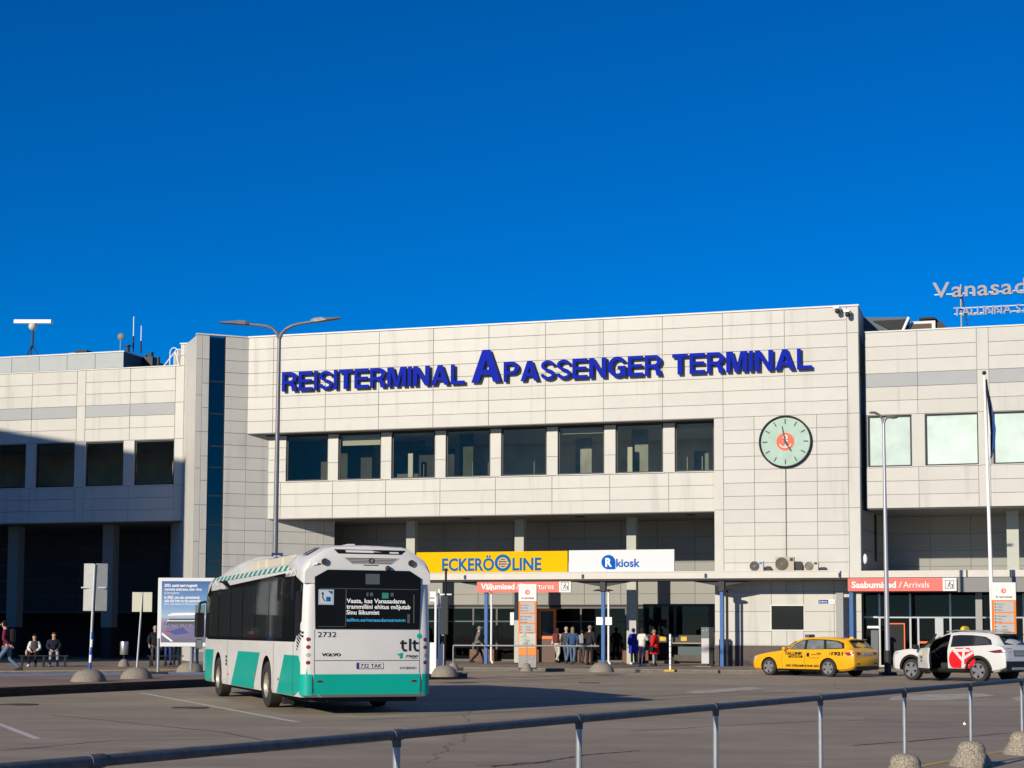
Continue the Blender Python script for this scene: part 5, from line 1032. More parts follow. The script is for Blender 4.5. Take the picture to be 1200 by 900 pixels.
vent.add([hump_pt(-2.95, .0), hump_pt(-2.55, .0), hump_pt(-2.72, .95), hump_pt(-3.12, .95)], [(0, 1, 2, 3)]); link('roof_vent', vent.mesh('roof_vent', mat('vent_grey', (.16, .16, .15), .6)), BUS)
for k in range(5):
    t0, t1 = .1 + .17 * k, .17 + .17 * k; MB().add([tuple(Vector(hump_pt(-2.93 - .17 * t0, t0)) + Vector((0, .004, .006))), tuple(Vector(hump_pt(-2.58 - .17 * t0, t0)) + Vector((0, .004, .006))), tuple(Vector(hump_pt(-2.58 - .17 * t1, t1)) + Vector((0, .004, .006))), tuple(Vector(hump_pt(-2.93 - .17 * t1, t1)) + Vector((0, .004, .006)))], [(0, 1, 2, 3)]).build('vent_slat', DARKM, BUS)
fpod = loft([hump_sec(7.3, 2.97, .6, 2.86, 1.0), hump_sec(6.9, 3.05, .72, 2.86, 1.12), hump_sec(6.0, 3.2, .80, 2.86, 1.14), hump_sec(5.0, 3.3, .82, 2.86, 1.14), hump_sec(4.3, 3.32, .82, 2.86, 1.14), hump_sec(3.95, 3.32, .80, 2.86, 1.14)], 'front_pod', BW, BUS); link('front_pod', fpod, BUS)
CRB = mat('battery_cream', (.52, .48, .38), .5)
for x0, x1 in ((2.9, 3.75), (2.0, 2.86), (.2, 1.75), (-.9, .1)): bevel(MB().box(x0, x1, .15, .92, 2.95, 3.2 if x1 > 1.8 else 3.17).build('battery_box', CRB, BUS), .06)
MB().box(-1.3, 4.0, -.98, -.25, 2.95, 3.33).build('far_roof_pod', BW, BUS); MB().cyl((-1.2, .05, 3.24), (3.9, .05, 3.24), .03, n=8).build('roof_pipe', BLACK, BUS); MB().sph((3.85, .3, 3.22), .1).build('pipe_fan', BLACK, BUS, True); MB().box(-1.4, 3.95, -.24, -.1, 3.28, 3.37).build('roof_rail', BW, BUS)
# rear face (local y left, so photo-right is -y): helper takes photo coordinates r to the right
def rear_x(z): return XR + (0 if z < 1.4 else .03 * min(1, z - 1.4) + max(0, z - 2.4) * .06) if z < 2.5 else XR + .02 - .0
def rear(poly, mm, nm, lift=.004):
    vs = [(rear_x(z) - lift, -r_, z) for r_, z in poly]; return MB().add(vs, [tuple(range(len(vs)))]).build(nm, mm, BUS)
def rrect(a, b, z0, z1, mm, nm, lift=.004): return rear([(a, z0), (b, z0), (b, z1), (a, z1)], mm, nm, lift)
mb = MB(); wpoly = [(-1.03, 1.63), (1.03, 1.63), (1.05, 2.62), (.82, 2.76), (-.80, 2.76), (-1.05, 2.62)]
mb.prism([(-r_, z) for r_, z in wpoly], XR - .012, XR + .06, 'X'); mb.build('rear_window', mat('rear_glass', (.005, .005, .006), .12, spec=.12), BUS)
XW = XR - .012
def onw(poly, mm, nm, lift=.003): return MB().add([(XW - lift, -r_, z) for r_, z in poly], [tuple(range(len(poly)))]).build(nm, mm, BUS)
def onwr(a, b, z0, z1, mm, nm, lift=.003): return onw([(a, z0), (b, z0), (b, z1), (a, z1)], mm, nm, lift)
onwr(-.95, 1.0, 2.395, 2.405, BGR, 'window_bar'); onwr(-.45, -.435, 1.68, 2.395, BGR, 'window_bar'); onwr(-.98, -.45, 1.67, 1.68, BGR, 'window_bar'); onwr(-.06, .22, 2.49, 2.69, BGR, 'dark_panel'); onwr(.9, .92, 1.75, 2.3, BGR, 'window_bar'); onwr(.78, .83, 1.75, 1.92, BGR, 'window_bar')
q = onwr(-.98, -.68, 2.09, 2.38, mat('sticker_silver', (.40, .44, .48), .4), 'yield_sticker'); onwr(-.95, -.71, 2.115, 2.355, mat('sticker_face', (.50, .54, .58), .4), 'sticker_face', .005); onwr(-.83, -.74, 2.15, 2.24, SBLU, 'bus_symbol', .007); onw([(-.80, 2.35), (-.71, 2.355), (-.71, 2.28)], SBLU, 'sticker_corner', .007); mb = MB(); mb.tube([(XW - .008, .90, 2.30), (XW - .008, .90, 2.22), (XW - .008, .86, 2.16)], .008, 6); mb.add([(XW - .008, .93, 2.29), (XW - .008, .87, 2.29), (XW - .008, .90, 2.34)], [(0, 1, 2)]); mb.build('arrow_symbol', DARKM, BUS)
onwr(.27, .40, 2.22, 2.33, mat('display_teal', (.03, .22, .17), .4), 'display_block'); onwr(-.04, .0, 2.26, 2.33, BGR, 'display_digit'); onwr(.03, .09, 2.26, 2.33, BGR, 'display_digit'); onwr(.44, .5, 2.26, 2.33, BGR, 'display_digit')
RZ = math.pi / 2 + math.pi                       # text facing backwards: its +x runs to -y
def rtext(tx, r0, r1, z0, h_, mm, lift=.006, bold=.0, shear=.0, xx=None): return text('lettering', tx, h_, r1 - r0, mm, BUS, ((xx if xx is not None else rear_x(z0 + h_ / 2)) - lift, -r0, z0), RZ, bold=bold, shear=shear)
TW = mat('text_white', (.85, .85, .85), .5)
rtext('Vaata, kas Vanasadama', -.43, .74, 2.13, .085, TW, .006, .02, xx=XW); rtext('trammiliini ehitus mõjutab', -.43, .84, 2.02, .085, TW, .006, .02, xx=XW); rtext('Sinu liikumist', -.43, .22, 1.91, .085, TW, .006, .02, xx=XW); rtext('tallinn.ee/vanasadamatramm', -.43, .74, 1.775, .065, mat('text_cyan', (.05, .38, .68), .5), .006, .02, xx=XW)
PRB = mat('print_ink', (.012, .012, .014), .5)
rtext('2732', -.98, -.62, 1.475, .105, PRB, .008, .0); rtext('VOLVO', -.90, -.53, 1.115, .055, PRB, .008, .04); rtext('7900', .74, 1.0, 1.085, .05, PRB, .008, .01, .3); rtext('HYBRID', .64, .97, .865, .045, PRB, .008, .0, .2)
# tlt mark as strokes, teal dot and arrow
def stroke(pts, w_, mm, nm='lettering'):
    rb_ = ribbon(pts, w_); return MB().add([(XR - .010, -x, z) for x, z in rb_], [tuple(range(len(rb_)))])
for cx in (.69, .93): m_ = stroke([(cx, 1.42), (cx, 1.27), (cx + .03, 1.225), (cx + .085, 1.22)], .042, PRB); m2 = stroke([(cx - .05, 1.365), (cx + .08, 1.365)], .036, PRB); m_.build('lettering', PRB, BUS); m2.build('lettering', PRB, BUS, loc=(-.002, 0, 0))
stroke([(.84, 1.45), (.84, 1.215)], .042, PRB).build('lettering', PRB, BUS)
n_ = 24; rear([(1.03 + .05 * math.cos(2 * math.pi * i / n_), 1.50 + .05 * math.sin(2 * math.pi * i / n_)) for i in range(n_)], TEAL, 'teal_dot', .008); rear([(.57, 1.15), (.70, 1.18), (.69, 1.08), (.645, 1.06), (.63, 1.12)], TEAL, 'teal_arrow', .008); rrect(.87, .99, 1.065, 1.07, PRB, 'underline', .008)
rrect(-1.05, 1.05, .385, .77, TEAL, 'teal_bumper', .006)
for s in (1, -1):
    vs = []; fs = []
    for i in range(8):
        a = R(90 * i / 7); x_, y_ = XR + .19 - .19 * math.cos(a) - .007 * math.cos(a), (HY - .19 + .19 * math.sin(a) + .007 * math.sin(a)) * s
        vs += [(x_, y_, .37), (x_, y_, .77)]
    fs = [(2 * i, 2 * i + 1, 2 * i + 3, 2 * i + 2) for i in range(7)]; MB().add(vs, fs).build('teal_corner', TEAL, BUS, True)
rrect(-1.03, 1.03, 1.025, 1.035, GR, 'panel_seam', .005); 
for s in (-1.04, 1.035): rrect(s - .004, s + .004, .42, 1.62, GR, 'panel_seam', .0065)
q = rrect(-.22, .31, .87, .99, DARKM, 'plate_holder', .008); rrect(-.215, .305, .878, .985, mat('plate_white', (.6, .6, .58), .4), 'number_plate', .012); rrect(-.215, -.165, .878, .985, mat('plate_blue', (.02, .05, .25), .4), 'plate_band', .014); rtext('732 TAK', -.14, .28, .893, .075, PRB, .016, .01)
RED = mat('tail_red', (.20, .006, .01), .15, spec=.5, coat=.5); CLR = mat('lamp_clear', (.35, .36, .33), .15, spec=.5, coat=.5)
for s in (-1, 1):
    for k, z in enumerate((1.43, 1.285, 1.135, .99)):
        MB().lathe([(.001, -.03), (.035, -.028), (.052, -.01), (.058, .0), (.058, .03)], 20, axis='Y').build('tail_lamp', CLR if k == 2 else RED, BUS, True, loc=(XR + .035, -s * 1.15, z), rot=(0, 0, -math.pi / 2 + s * .45))
    rrect(s * .93 - .05, s * .93 + .05, .615, .655, mat('reflector', (.12, .01, .01), .3), 'reflector', .010)
    MB().lathe([(.001, -.012), (.045, -.012), (.06, -.02), (.065, -.02), (.065, .03)], 20, axis='Y').build('marker_lamp', mat('lamp_dark', (.05, .045, .035), .2, spec=.5), BUS, True, loc=(XR - .0, -s * .86, 2.91), rot=(0, 0, -math.pi / 2))
# upper rear: grille, slot, camera
XH = XR + .005
def uprear(poly, mm, nm, lift=0): MB().add([(XR + .02 + max(0, z - 3.10) * .4 - .006 - lift, -r_, z) for r_, z in poly], [tuple(range(len(poly)))]).build(nm, mm, BUS)
uprear([(-.50, 3.0), (.62, 3.0), (.45, 2.88), (-.33, 2.88)], mat('grille_pale', (.45, .44, .41), .5), 'upper_grille')
for k in range(4): z = 2.895 + .028 * k; uprear([(-.34 - k * .035, z), (.46 + k * .035, z), (.46 + k * .035, z + .013), (-.34 - k * .035, z + .013)], mat('grille_violet', (.06, .05, .07), .5), 'grille_slot', .004)
MB().lathe([(.035, -.004), (.055, -.004), (.055, .0)], 20, c=(0, 0, 0), axis='Y').build('round_badge', DARKM, BUS, loc=(XR + .008, -.06, 2.945), rot=(0, 0, -math.pi / 2))
uprear([(-.68, 3.155), (.74, 3.155), (.66, 3.075), (-.60, 3.075)], BLACK, 'air_slot', .004); uprear([(-.45, 3.14), (.1, 3.14), (.1, 3.095), (-.45, 3.10)], BW, 'slot_bar', .008); uprear([(.42, 3.12), (.6, 3.12), (.6, 3.09), (.42, 3.09)], BW, 'slot_bar', .008)
MB().sph((XR - .02, -.38, 2.80), .055).build('rear_camera', DARKM, BUS, True); uprear([(-.1, 2.865), (.2, 2.865), (.2, 2.852), (-.1, 2.852)], DARKM, 'handle_slot', .003)

# ================================================================== cars (local x forward, y left, z up; origin on the ground mid-wheelbase)
CGL = mat('car_glass', (.012, .015, .016), .05, spec=.5); CBLK = mat('car_black_plastic', (.018, .018, .019), .6); CHR = mat('alloy', (.42, .42, .43), .3, metal=.7)
def lerp_st(st, x):
    if x >= st[0][0]: return st[0]
    for a, b in zip(st[:-1], st[1:]):
        if b[0] <= x <= a[0]:
            t = (a[0] - x) / (a[0] - b[0]); return tuple(p + (q - p) * t for p, q in zip(a, b))
    return st[-1]
def section(s):                                  # station (x, z_low, z_belt, z_roof, half width, roof half width) -> half outline (y, z)
    x, zl, zb, zr, hw, hr = s; h_ = zb - zl
    return [(0, zl), (hw * .86, zl), (hw * .965, zl + .07), (hw * .99, zl + .28 * h_), (hw, zl + .55 * h_), (hw * .985, zb - .10), (hw * .95, zb), (hr + .035, max(zb + .005, zr - .075)), (hr - .05, max(zb + .01, zr - .018)), (0, max(zb + .012, zr))]
def car_body(st, sub=3):
    xs = []
    for a, b in zip(st[:-1], st[1:]): xs += [a[0] + (b[0] - a[0]) * k / sub for k in range(sub)]
    xs.append(st[-1][0]); rings = []
    for x in xs:
        h_ = section(lerp_st(st, x)); rings.append([(x, y, z) for y, z in h_] + [(x, -y, z) for y, z in h_[-2:0:-1]])
    return rings
class Car:
    def __init__(s, name, label, loc, rz, st, paint, wb, wr, arch_r):
        s.T = thing(name, label, 'car', loc, rz); s.st = st; s.paint = paint; s.wb = wb; s.wr = wr
        me = loft(car_body(st), 'body', paint, None); cuts = []
        for x in (wb / 2, -wb / 2):
            for sd in (1, -1):
                pr_ = [(x + arch_r * math.cos(a), wr + arch_r * math.sin(a)) for a in [math.pi * i / 16 for i in range(17)]] + [(x - arch_r, -.2), (x + arch_r, -.2)]
                cuts.append(MB().prism(pr_, sd * 1.3, sd * .62, 'Y').mesh('c', CBLK))
        s.body_me = me; s.cuts = cuts
    def Y(s, x, z):
        h_ = section(lerp_st(s.st, x))
        pts = h_[1:9]
        if z <= pts[0][1]: return pts[0][0]
        for a, b in zip(pts[:-1], pts[1:]):
            if a[1] <= z <= b[1]: t = (z - a[1]) / max(1e-6, b[1] - a[1]); return a[0] + (b[0] - a[0]) * t
        return pts[-1][0]
    def finish(s):
        me = boolean(s.body_me, s.cuts)
        if len(me.materials) < 2: me.materials.append(CBLK)
        for p in me.polygons:
            c = p.center
            if (abs(p.normal.z) < 2 and abs(c.y) < s.Y(c.x, min(c.z, .6)) * .93 and c.z < s.wr + .42 and min(abs(c.x - s.wb / 2), abs(c.x + s.wb / 2)) < .52) or p.normal.z < -.8 and c.z < .45: p.material_index = 1
        smooth_mesh(me, 28); return link('body', me, s.T)
    def decal(s, poly, mm, nm, eps=.004, cuts=3, parent=None, side=1, thick=0):
        bm = bmesh.new(); vs = [bm.verts.new((x, 0, z)) for x, z in poly]; bm.faces.new(vs); bmesh.ops.triangulate(bm, faces=bm.faces); bmesh.ops.subdivide_edges(bm, edges=bm.edges, cuts=cuts, use_grid_fill=True)
        for v_ in bm.verts: v_.co.y = side * (s.Y(v_.co.x, v_.co.z) + eps)
        bmesh.ops.recalc_face_normals(bm, faces=bm.faces); me = bpy.data.meshes.new(nm); bm.to_mesh(me); bm.free(); me.materials.append(mm); smooth_mesh(me, 60); o = link(nm, me, parent or s.T)
        if thick: m = o.modifiers.new('t', 'SOLIDIFY'); m.thickness = thick; m.offset = 1
        return o
    def Xr(s, z):                                # rear surface at height z (centre line)
        tail = [q for q in s.st if q[0] < -1.2]; tail = sorted(tail, key=lambda q: q[3])
        if z <= tail[0][3]: return tail[0][0]
        for a, b in zip(tail[:-1], tail[1:]):
            if a[3] <= z <= b[3]: return a[0] + (b[0] - a[0]) * (z - a[3]) / (b[3] - a[3])
        return tail[-1][0]
    def rear(s, poly, mm, nm, eps=.006, parent=None):
        vs = [(s.Xr(z) - eps + .10 * max(0, abs(y) - .45) ** 1.5, y, z) for y, z in poly]; return MB().add(vs, [tuple(range(len(vs)))]).build(nm, mm, parent or s.T)
    def text(s, tx, x0, x1, z, h_, mm, bold=.0, shear=0, eps=.014):
        me = text_mesh(tx, h_, abs(x1 - x0), 0, bold, shear, mm, CAP)
        for v_ in me.vertices:
            x = x0 - v_.co.x; zz = z + v_.co.z; v_.co = (x, s.Y(x, zz) + eps, zz)
        return link('lettering', me, s.T)
    def wheel(s, x, sd, y, spokes=5, w=.21):
        o = link('wheel', None, s.T, (x, sd * y, s.wr)); r_ = s.wr
        MB().lathe([(r_ * .66, w * .5), (r_ * .9, w * .5), (r_ * .985, w * .4), (r_, 0), (r_ * .985, -w * .4), (r_ * .9, -w * .5), (r_ * .66, -w * .5)], 36, axis='Y').build('tyre', TYRE, o, True)
        mb = MB(); mb.lathe([(r_ * .68, w * .5), (r_ * .64, w * .46), (r_ * .62, w * .2), (r_ * .3, w * .05), (.001, w * .05)], 30, axis='Y'); mb.build('rim_barrel', mat('rim_dark', (.03, .03, .03), .5), o, True, rot=(0, 0, 0 if sd > 0 else math.pi))
        mb = MB(); mb.lathe([(r_ * .69, .0), (r_ * .69, .02), (r_ * .62, .02), (r_ * .62, .0)], 30, c=(0, w * .48, 0), axis='Y')
        for k in range(spokes):
            a = 2 * math.pi * k / spokes + .3; ca, sa = math.cos(a), math.sin(a)
            vs = []
            for rr, hw in ((.05, .05), (r_ * .66, .075)):
                for dd_, yy in ((-hw, w * .5), (hw, w * .5), (hw, w * .32), (-hw, w * .32)): vs.append((rr * ca - dd_ * sa, yy, rr * sa + dd_ * ca))
            mb.add(vs, [(0, 1, 5, 4), (1, 2, 6, 5), (2, 3, 7, 6), (3, 0, 4, 7), (0, 3, 2, 1), (4, 5, 6, 7)])
        mb.lathe([(.001, w * .52), (.05, w * .52), (.06, w * .4)], 16, axis='Y'); mb.build('rim', CHR, o, False, rot=(0, 0, 0 if sd > 0 else math.pi))
# ---- yellow estate taxi
f0, r0 = gnd(901, 791.3), gnd(974.5, 793.3); d2 = (f0 - r0).to_2d().normalized(); hd = math.atan2(d2.y, d2.x); lft = Vector((-d2.y, d2.x)); mid = (f0 + r0).to_2d() / 2 - lft * .80
TY = mat('taxi_yellow', (.72, .36, .006), .35, spec=.35, coat=.35)
st = [(2.27, .30, .56, .58, .60, .40), (2.22, .24, .64, .66, .72, .5), (2.08, .21, .72, .75, .84, .6), (1.75, .20, .80, .85, .895, .66), (1.25, .20, .87, .93, .91, .68), (.88, .20, .92, .985, .915, .68), (.30, .20, .94, 1.31, .915, .585), (-.02, .20, .95, 1.425, .915, .58), (-.5, .20, .96, 1.465, .915, .59), (-1.1, .20, .975, 1.455, .912, .585), (-1.65, .21, .99, 1.41, .90, .565), (-1.95, .22, 1.0, 1.36, .885, .55), (-2.18, .25, 1.0, 1.16, .86, .6), (-2.32, .30, .985, 1.01, .835, .66), (-2.40, .36, .90, .92, .80, .66), (-2.42, .42, .78, .80, .76, .62)]
C1 = Car('estate_taxi', 'yellow estate taxi with black lettering parked by the clock wall', (mid.x, mid.y, 0), hd, st, TY, 2.69, .325, .375); C1.finish()
GLS = mat('taxi_glass', (.13, .15, .145), .04, spec=.6, noise=.6, scale=2.2)  # opaque panes; paler mottling painted in for light seen through the cabin
wp = [(.72, .985), (.20, 1.24), (-.08, 1.345), (-.5, 1.375), (-1.1, 1.365), (-1.6, 1.325), (-1.88, 1.24), (-2.0, 1.04), (-1.6, 1.02), (-.5, .995)]
C1.decal(wp, CBLK, 'window_surround', .009, 4); C1.decal([(.60, 1.005), (.18, 1.215), (-.07, 1.315), (-.18, 1.325), (-.25, 1.00)], GLS, 'side_window', .014); C1.decal([(-.36, 1.0), (-.30, 1.335), (-.6, 1.345), (-1.0, 1.335), (-1.15, 1.025)], GLS, 'side_window', .014); C1.decal([(-1.25, 1.035), (-1.12, 1.325), (-1.55, 1.29), (-1.8, 1.21), (-1.9, 1.06)], GLS, 'side_window', .014)
C1.rear([(-.60, 1.06), (.60, 1.06), (.50, 1.33), (-.50, 1.33)], mat('taxi_rear_glass', (.03, .04, .042), .05, spec=.5), 'rear_window'); MB().box(-2.08, -1.86, -.52, .52, 1.345, 1.375).build('spoiler', TY, C1.T)
for sd in (1, -1):
    C1.decal([(-2.02, .90), (-2.385, .915), (-2.375, .82), (-2.18, .78)], mat('tail_red_car', (.30, .006, .01), .2, spec=.5, coat=.4), 'tail_lamp', .006, side=sd); C1.rear([(sd * .40, .91), (sd * .66, .915), (sd * .66, .82), (sd * .46, .80)], MATS['tail_red_car'], 'tail_lamp'); C1.decal([(2.0, .72), (2.18, .62), (2.16, .55), (1.9, .66)], mat('head_lamp', (.4, .42, .42), .1, spec=.5, coat=.5), 'head_lamp', .006, side=sd)
    for x in (1.345, -1.345): C1.wheel(x, sd, .80)
    bevel(MB().box(.52, .66, sd * .93 - .09, sd * .93 + .09, .96, 1.08).build('mirror', TY, C1.T), .03)
    C1.decal([(1.0, .205), (-1.0, .205), (-1.0, .27), (1.0, .27)], CBLK, 'sill', .012, side=sd)
for x in (.72, -.32, -1.28): C1.decal([(x, .28), (x + .012, .28), (x + .012, .93), (x, .93)], mat('seam', (.12, .06, .002), .6), 'door_seam', .003)
for x in (-.10, -1.05): C1.decal([(x, .845), (x + .2, .845), (x + .2, .875), (x, .875)], CBLK, 'door_handle', .02)
C1.rear([(-.27, .80), (.27, .80), (.27, .90), (-.27, .90)], MATS['plate_white'], 'number_plate', .012); MB().box(-2.44, -2.3, -.72, .72, .26, .40).build('rear_bumper_trim', CBLK, C1.T); C1.rear([(-.7, .47), (-.45, .47), (-.45, .51), (-.7, .51)], CBLK, 'bumper_vent', .01); C1.rear([(.7, .47), (.45, .47), (.45, .51), (.7, .51)], CBLK, 'bumper_vent', .01)
me = text_mesh('732 TXL', .06, .42, 0, .01, 0, PRB, CAP); link('lettering', me, C1.T, (-2.436, .21, .82), (0, 0, -math.pi / 2))
bevel(MB().box(.0, .2, -.20, .20, 1.43, 1.55).build('roof_sign', mat('roof_sign_dark', (.10, .10, .09), .5), C1.T), .03); MB().sph((-1.75, 0, 1.41), .06, sx=1.6, sy=.4).build('roof_fin', TY, C1.T, True)
C1.text('TALLINK', .60, -.22, .79, .115, PRB, .03, 0, .022); C1.decal([(.42, .685), (-.22, .685), (-.22, .765), (.42, .765)], PRB, 'text_bar', .011); C1.text('TAKSO', .34, -.14, .70, .05, TY, .02); C1.decal([(-.40, .87), (-.52, .87), (-.52, .73), (-.40, .73)], PRB, 'badge', .012); C1.text('takso.ee', -.60, -1.0, .79, .05, PRB, .01); C1.text('6 55 60 00', -.50, -.95, .67, .04, PRB); C1.text('1921', -1.50, -2.0, .80, .125, PRB, .03, .1, .035); C1.decal([(-1.40, .81), (-1.43, .81), (-1.46, .91), (-1.43, .91)], PRB, 'phone_mark', .006); C1.text('AEG SÕIDAME KOHE AEG', .55, -.95, .355, .08, PRB, .02, 0, .025)
# see-through hint is in the pane colour alone
# ---- white off-roader with its front door open
f0, r0 = gnd(1070.5, 797.0), gnd(1147, 800.3); d2 = (f0 - r0).to_2d().normalized(); d2 = Vector((-.80, .60)).normalized() * .5 + d2 * .5; d2.normalize(); hd = math.atan2(d2.y, d2.x); lft = Vector((-d2.y, d2.x)); mid = (f0.to_2d() - d2 * 1.345) - lft * .80
SWH = mat('car_white', (.58, .58, .56), .3, spec=.35, coat=.35)
st = [(2.26, .42, .80, .82, .62, .42), (2.22, .36, .90, .93, .76, .5), (2.08, .32, .98, 1.01, .86, .62), (1.7, .30, 1.04, 1.08, .905, .68), (1.2, .29, 1.08, 1.13, .92, .70), (.95, .29, 1.10, 1.17, .925, .70), (.35, .29, 1.11, 1.52, .925, .60), (.05, .29, 1.12, 1.63, .925, .60), (-.4, .29, 1.13, 1.68, .925, .61), (-1.0, .29, 1.15, 1.67, .922, .61), (-1.55, .30, 1.18, 1.63, .915, .60), (-1.85, .32, 1.2, 1.58, .905, .59), (-2.08, .36, 1.2, 1.34, .885, .62), (-2.20, .40, 1.16, 1.18, .865, .66), (-2.30, .42, 1.06, 1.08, .84, .66), (-2.34, .46, .86, .88, .82, .66)]
C2 = Car('offroad_taxi', 'white high-bodied taxi with red round mark and its front door open', (mid.x, mid.y, 0), hd, st, SWH, 2.69, .365, .43)
DOOR = [(1.02, .42), (1.02, 1.09), (.50, 1.40), (.06, 1.56), (-.10, 1.57), (-.14, 1.12), (-.16, .42)]
C2.cuts.append(MB().prism(DOOR, 1.2, .18, 'Y').mesh('c', CBLK)); b2 = C2.finish()
for p in b2.data.polygons:
    c = p.center
    if -.2 < c.x < 1.06 and .15 < c.y < C2.Y(c.x, c.z) - .012 and .40 < c.z < 1.6 and p.normal.z < .9: p.material_index = 1
C2.decal([(-.24, 1.15), (-.2, 1.535), (-.5, 1.56), (-1.0, 1.55), (-1.5, 1.50), (-1.72, 1.40), (-1.84, 1.24), (-1.5, 1.215)], CBLK, 'window_surround', .009, 4); GL2 = mat('suv_glass', (.015, .018, .022), .05, spec=.5)
C2.decal([(-.32, 1.17), (-.28, 1.51), (-.6, 1.53), (-.98, 1.52), (-1.06, 1.20)], GL2, 'side_window', .014); C2.decal([(-1.16, 1.22), (-1.1, 1.51), (-1.45, 1.47), (-1.64, 1.38), (-1.74, 1.26)], mat('suv_glass2', (.05, .055, .055), .05, spec=.5), 'side_window', .014)
C2.rear([(-.62, 1.24), (.62, 1.24), (.54, 1.52), (-.54, 1.52)], mat('suv_rear_glass', (.05, .06, .055), .06, spec=.5), 'rear_window'); MB().box(-2.10, -1.78, -.58, .58, 1.555, 1.60).build('spoiler', CBLK, C2.T)
for sd in (1, -1):
    C2.decal([(-1.72, 1.02), (-2.26, 1.10), (-2.30, .98), (-1.95, .97)], mat('tail_dark_red', (.16, .006, .012), .2, spec=.5, coat=.4), 'tail_lamp', .006, side=sd); C2.rear([(sd * .36, 1.12), (sd * .7, 1.12), (sd * .7, 1.0), (sd * .5, .99)], MATS['tail_dark_red'], 'tail_lamp')
    C2.decal([(2.02, .98), (2.17, .92), (2.15, .84), (1.86, .93)], MATS['head_lamp'], 'head_lamp', .006, side=sd)
    for x in (1.345, -1.345):
        C2.wheel(x, sd, .80, 5, .23)
        prf = [(x + .52 * math.cos(a), .365 + .52 * math.sin(a)) for a in [math.pi * i / 14 for i in range(15)]]; pri = [(x + .425 * math.cos(a), .365 + .425 * math.sin(a)) for a in [math.pi * i / 14 for i in range(15)]]
        bm_ = MB(); vs = []
        for (xo, zo), (xi, zi) in zip(prf, pri): xo = max(-2.3, min(2.2, xo)); vs += [(xo, sd * (C2.Y(xo, zo) + .018), zo), (xi, sd * (C2.Y(xi, max(.3, zi)) + .03), zi)]
        bm_.add(vs, [(2 * i, 2 * i + 1, 2 * i + 3, 2 * i + 2) for i in range(14)]); o_ = bm_.build('arch_cladding', CBLK, C2.T, True); m_ = o_.modifiers.new('t', 'SOLIDIFY'); m_.thickness = .02
    C2.decal([(.86, .295), (-.86, .295), (-.86, .44), (.86, .44)], CBLK, 'sill', .014, side=sd)
MB().box(-2.36, -2.05, -.80, .80, .38, .70).build('rear_bumper', CBLK, C2.T); MB().box(-2.375, -2.34, -.5, .5, .42, .5).build('bumper_trim', ALU, C2.T); C2.rear([(-.36, .86), (.36, .86), (.36, 1.06), (-.36, 1.06)], mat('suv_tail_grey', (.20, .20, .19), .4), 'tail_recess', .008); C2.rear([(-.26, .90), (.26, .90), (.26, 1.01), (-.26, 1.01)], mat('plate_shade', (.28, .28, .27), .4), 'number_plate', .014)
me = text_mesh('456 BTX', .06, .42, 0, .01, 0, PRB, CAP); link('lettering', me, C2.T, (-2.338, .21, .925), (0, 0, -math.pi / 2))
# red round mark with the white forked strokes
REDM = mat('mark_red', (.72, .012, .02), .45); cxm, czm, rm = -.72, .73, .46
C2.decal([(cxm + rm * 1.12 * math.cos(2 * math.pi * i / 30), max(.45, min(1.13, czm + rm * math.sin(2 * math.pi * i / 30)))) for i in range(30)], REDM, 'round_mark', .005, 3)
def wst(a, b, w_, e): 
    a, b = Vector(a), Vector(b); d = (b - a).normalized(); n_ = Vector((-d.y, d.x)) * w_ / 2; C2.decal([tuple(a + n_), tuple(b + n_), tuple(b - n_), tuple(a - n_)], SWH, 'mark_stroke', e)
wst((-.74, .46), (-.80, 1.12), .10, .009); wst((-.78, .68), (-.36, 1.10), .09, .0105); wst((-.79, .78), (-1.14, .98), .09, .012); wst((-.98, .60), (-.76, .50), .08, .0135)
for x in (-.24, -1.14): C2.decal([(x, .46), (x + .012, .46), (x + .012, 1.14), (x, 1.14)], mat('seam_grey', (.10, .10, .10), .6), 'door_seam', .003)
C2.decal([(-.95, 1.04), (-1.12, 1.04), (-1.12, 1.07), (-.95, 1.07)], SWH, 'door_handle', .022)
# open front door, hinged at its leading edge
dr = link('front_door', None, C2.T, (1.02, C2.Y(1.0, .8) + .01, 0), (0, 0, R(-38)))
yo = lambda x, z: C2.Y(1.02 + x, z) - C2.Y(1.0, .8)
def door_piece(poly, mm, nm, y0, thick, side_=1):
    bm = bmesh.new(); bm.faces.new([bm.verts.new((x, 0, z)) for x, z in poly]); bmesh.ops.triangulate(bm, faces=bm.faces); bmesh.ops.subdivide_edges(bm, edges=bm.edges, cuts=2, use_grid_fill=True)
    for v_ in bm.verts: v_.co.y = yo(v_.co.x, v_.co.z) + y0
    bmesh.ops.recalc_face_normals(bm, faces=bm.faces); me = bpy.data.meshes.new(nm); bm.to_mesh(me); bm.free(); me.materials.append(mm); o = link(nm, me, dr); m = o.modifiers.new('t', 'SOLIDIFY'); m.thickness = thick; m.offset = 0; return o
door_piece([(0, .44), (0, 1.08), (-1.14, 1.12), (-1.18, .44)], SWH, 'door_skin', 0, .06); door_piece([(0, .30), (0, .44), (-1.18, .44), (-1.18, .30)], CBLK, 'door_cladding', .01, .05); door_piece([(-.04, 1.09), (-.52, 1.38), (-.94, 1.54), (-1.10, 1.55), (-1.13, 1.12)], GL2, 'door_window', -.02, .01)
for a, b in (((-.02, 1.09), (-.52, 1.40)), ((-.52, 1.40), (-.96, 1.56)), ((-.96, 1.56), (-1.12, 1.57)), ((-1.12, 1.57), (-1.15, 1.12))): MB().cyl((a[0], yo(a[0], a[1]) - .01, a[1]), (b[0], yo(b[0], b[1]) - .01, b[1]), .028, n=8).build('window_frame', CBLK, dr)
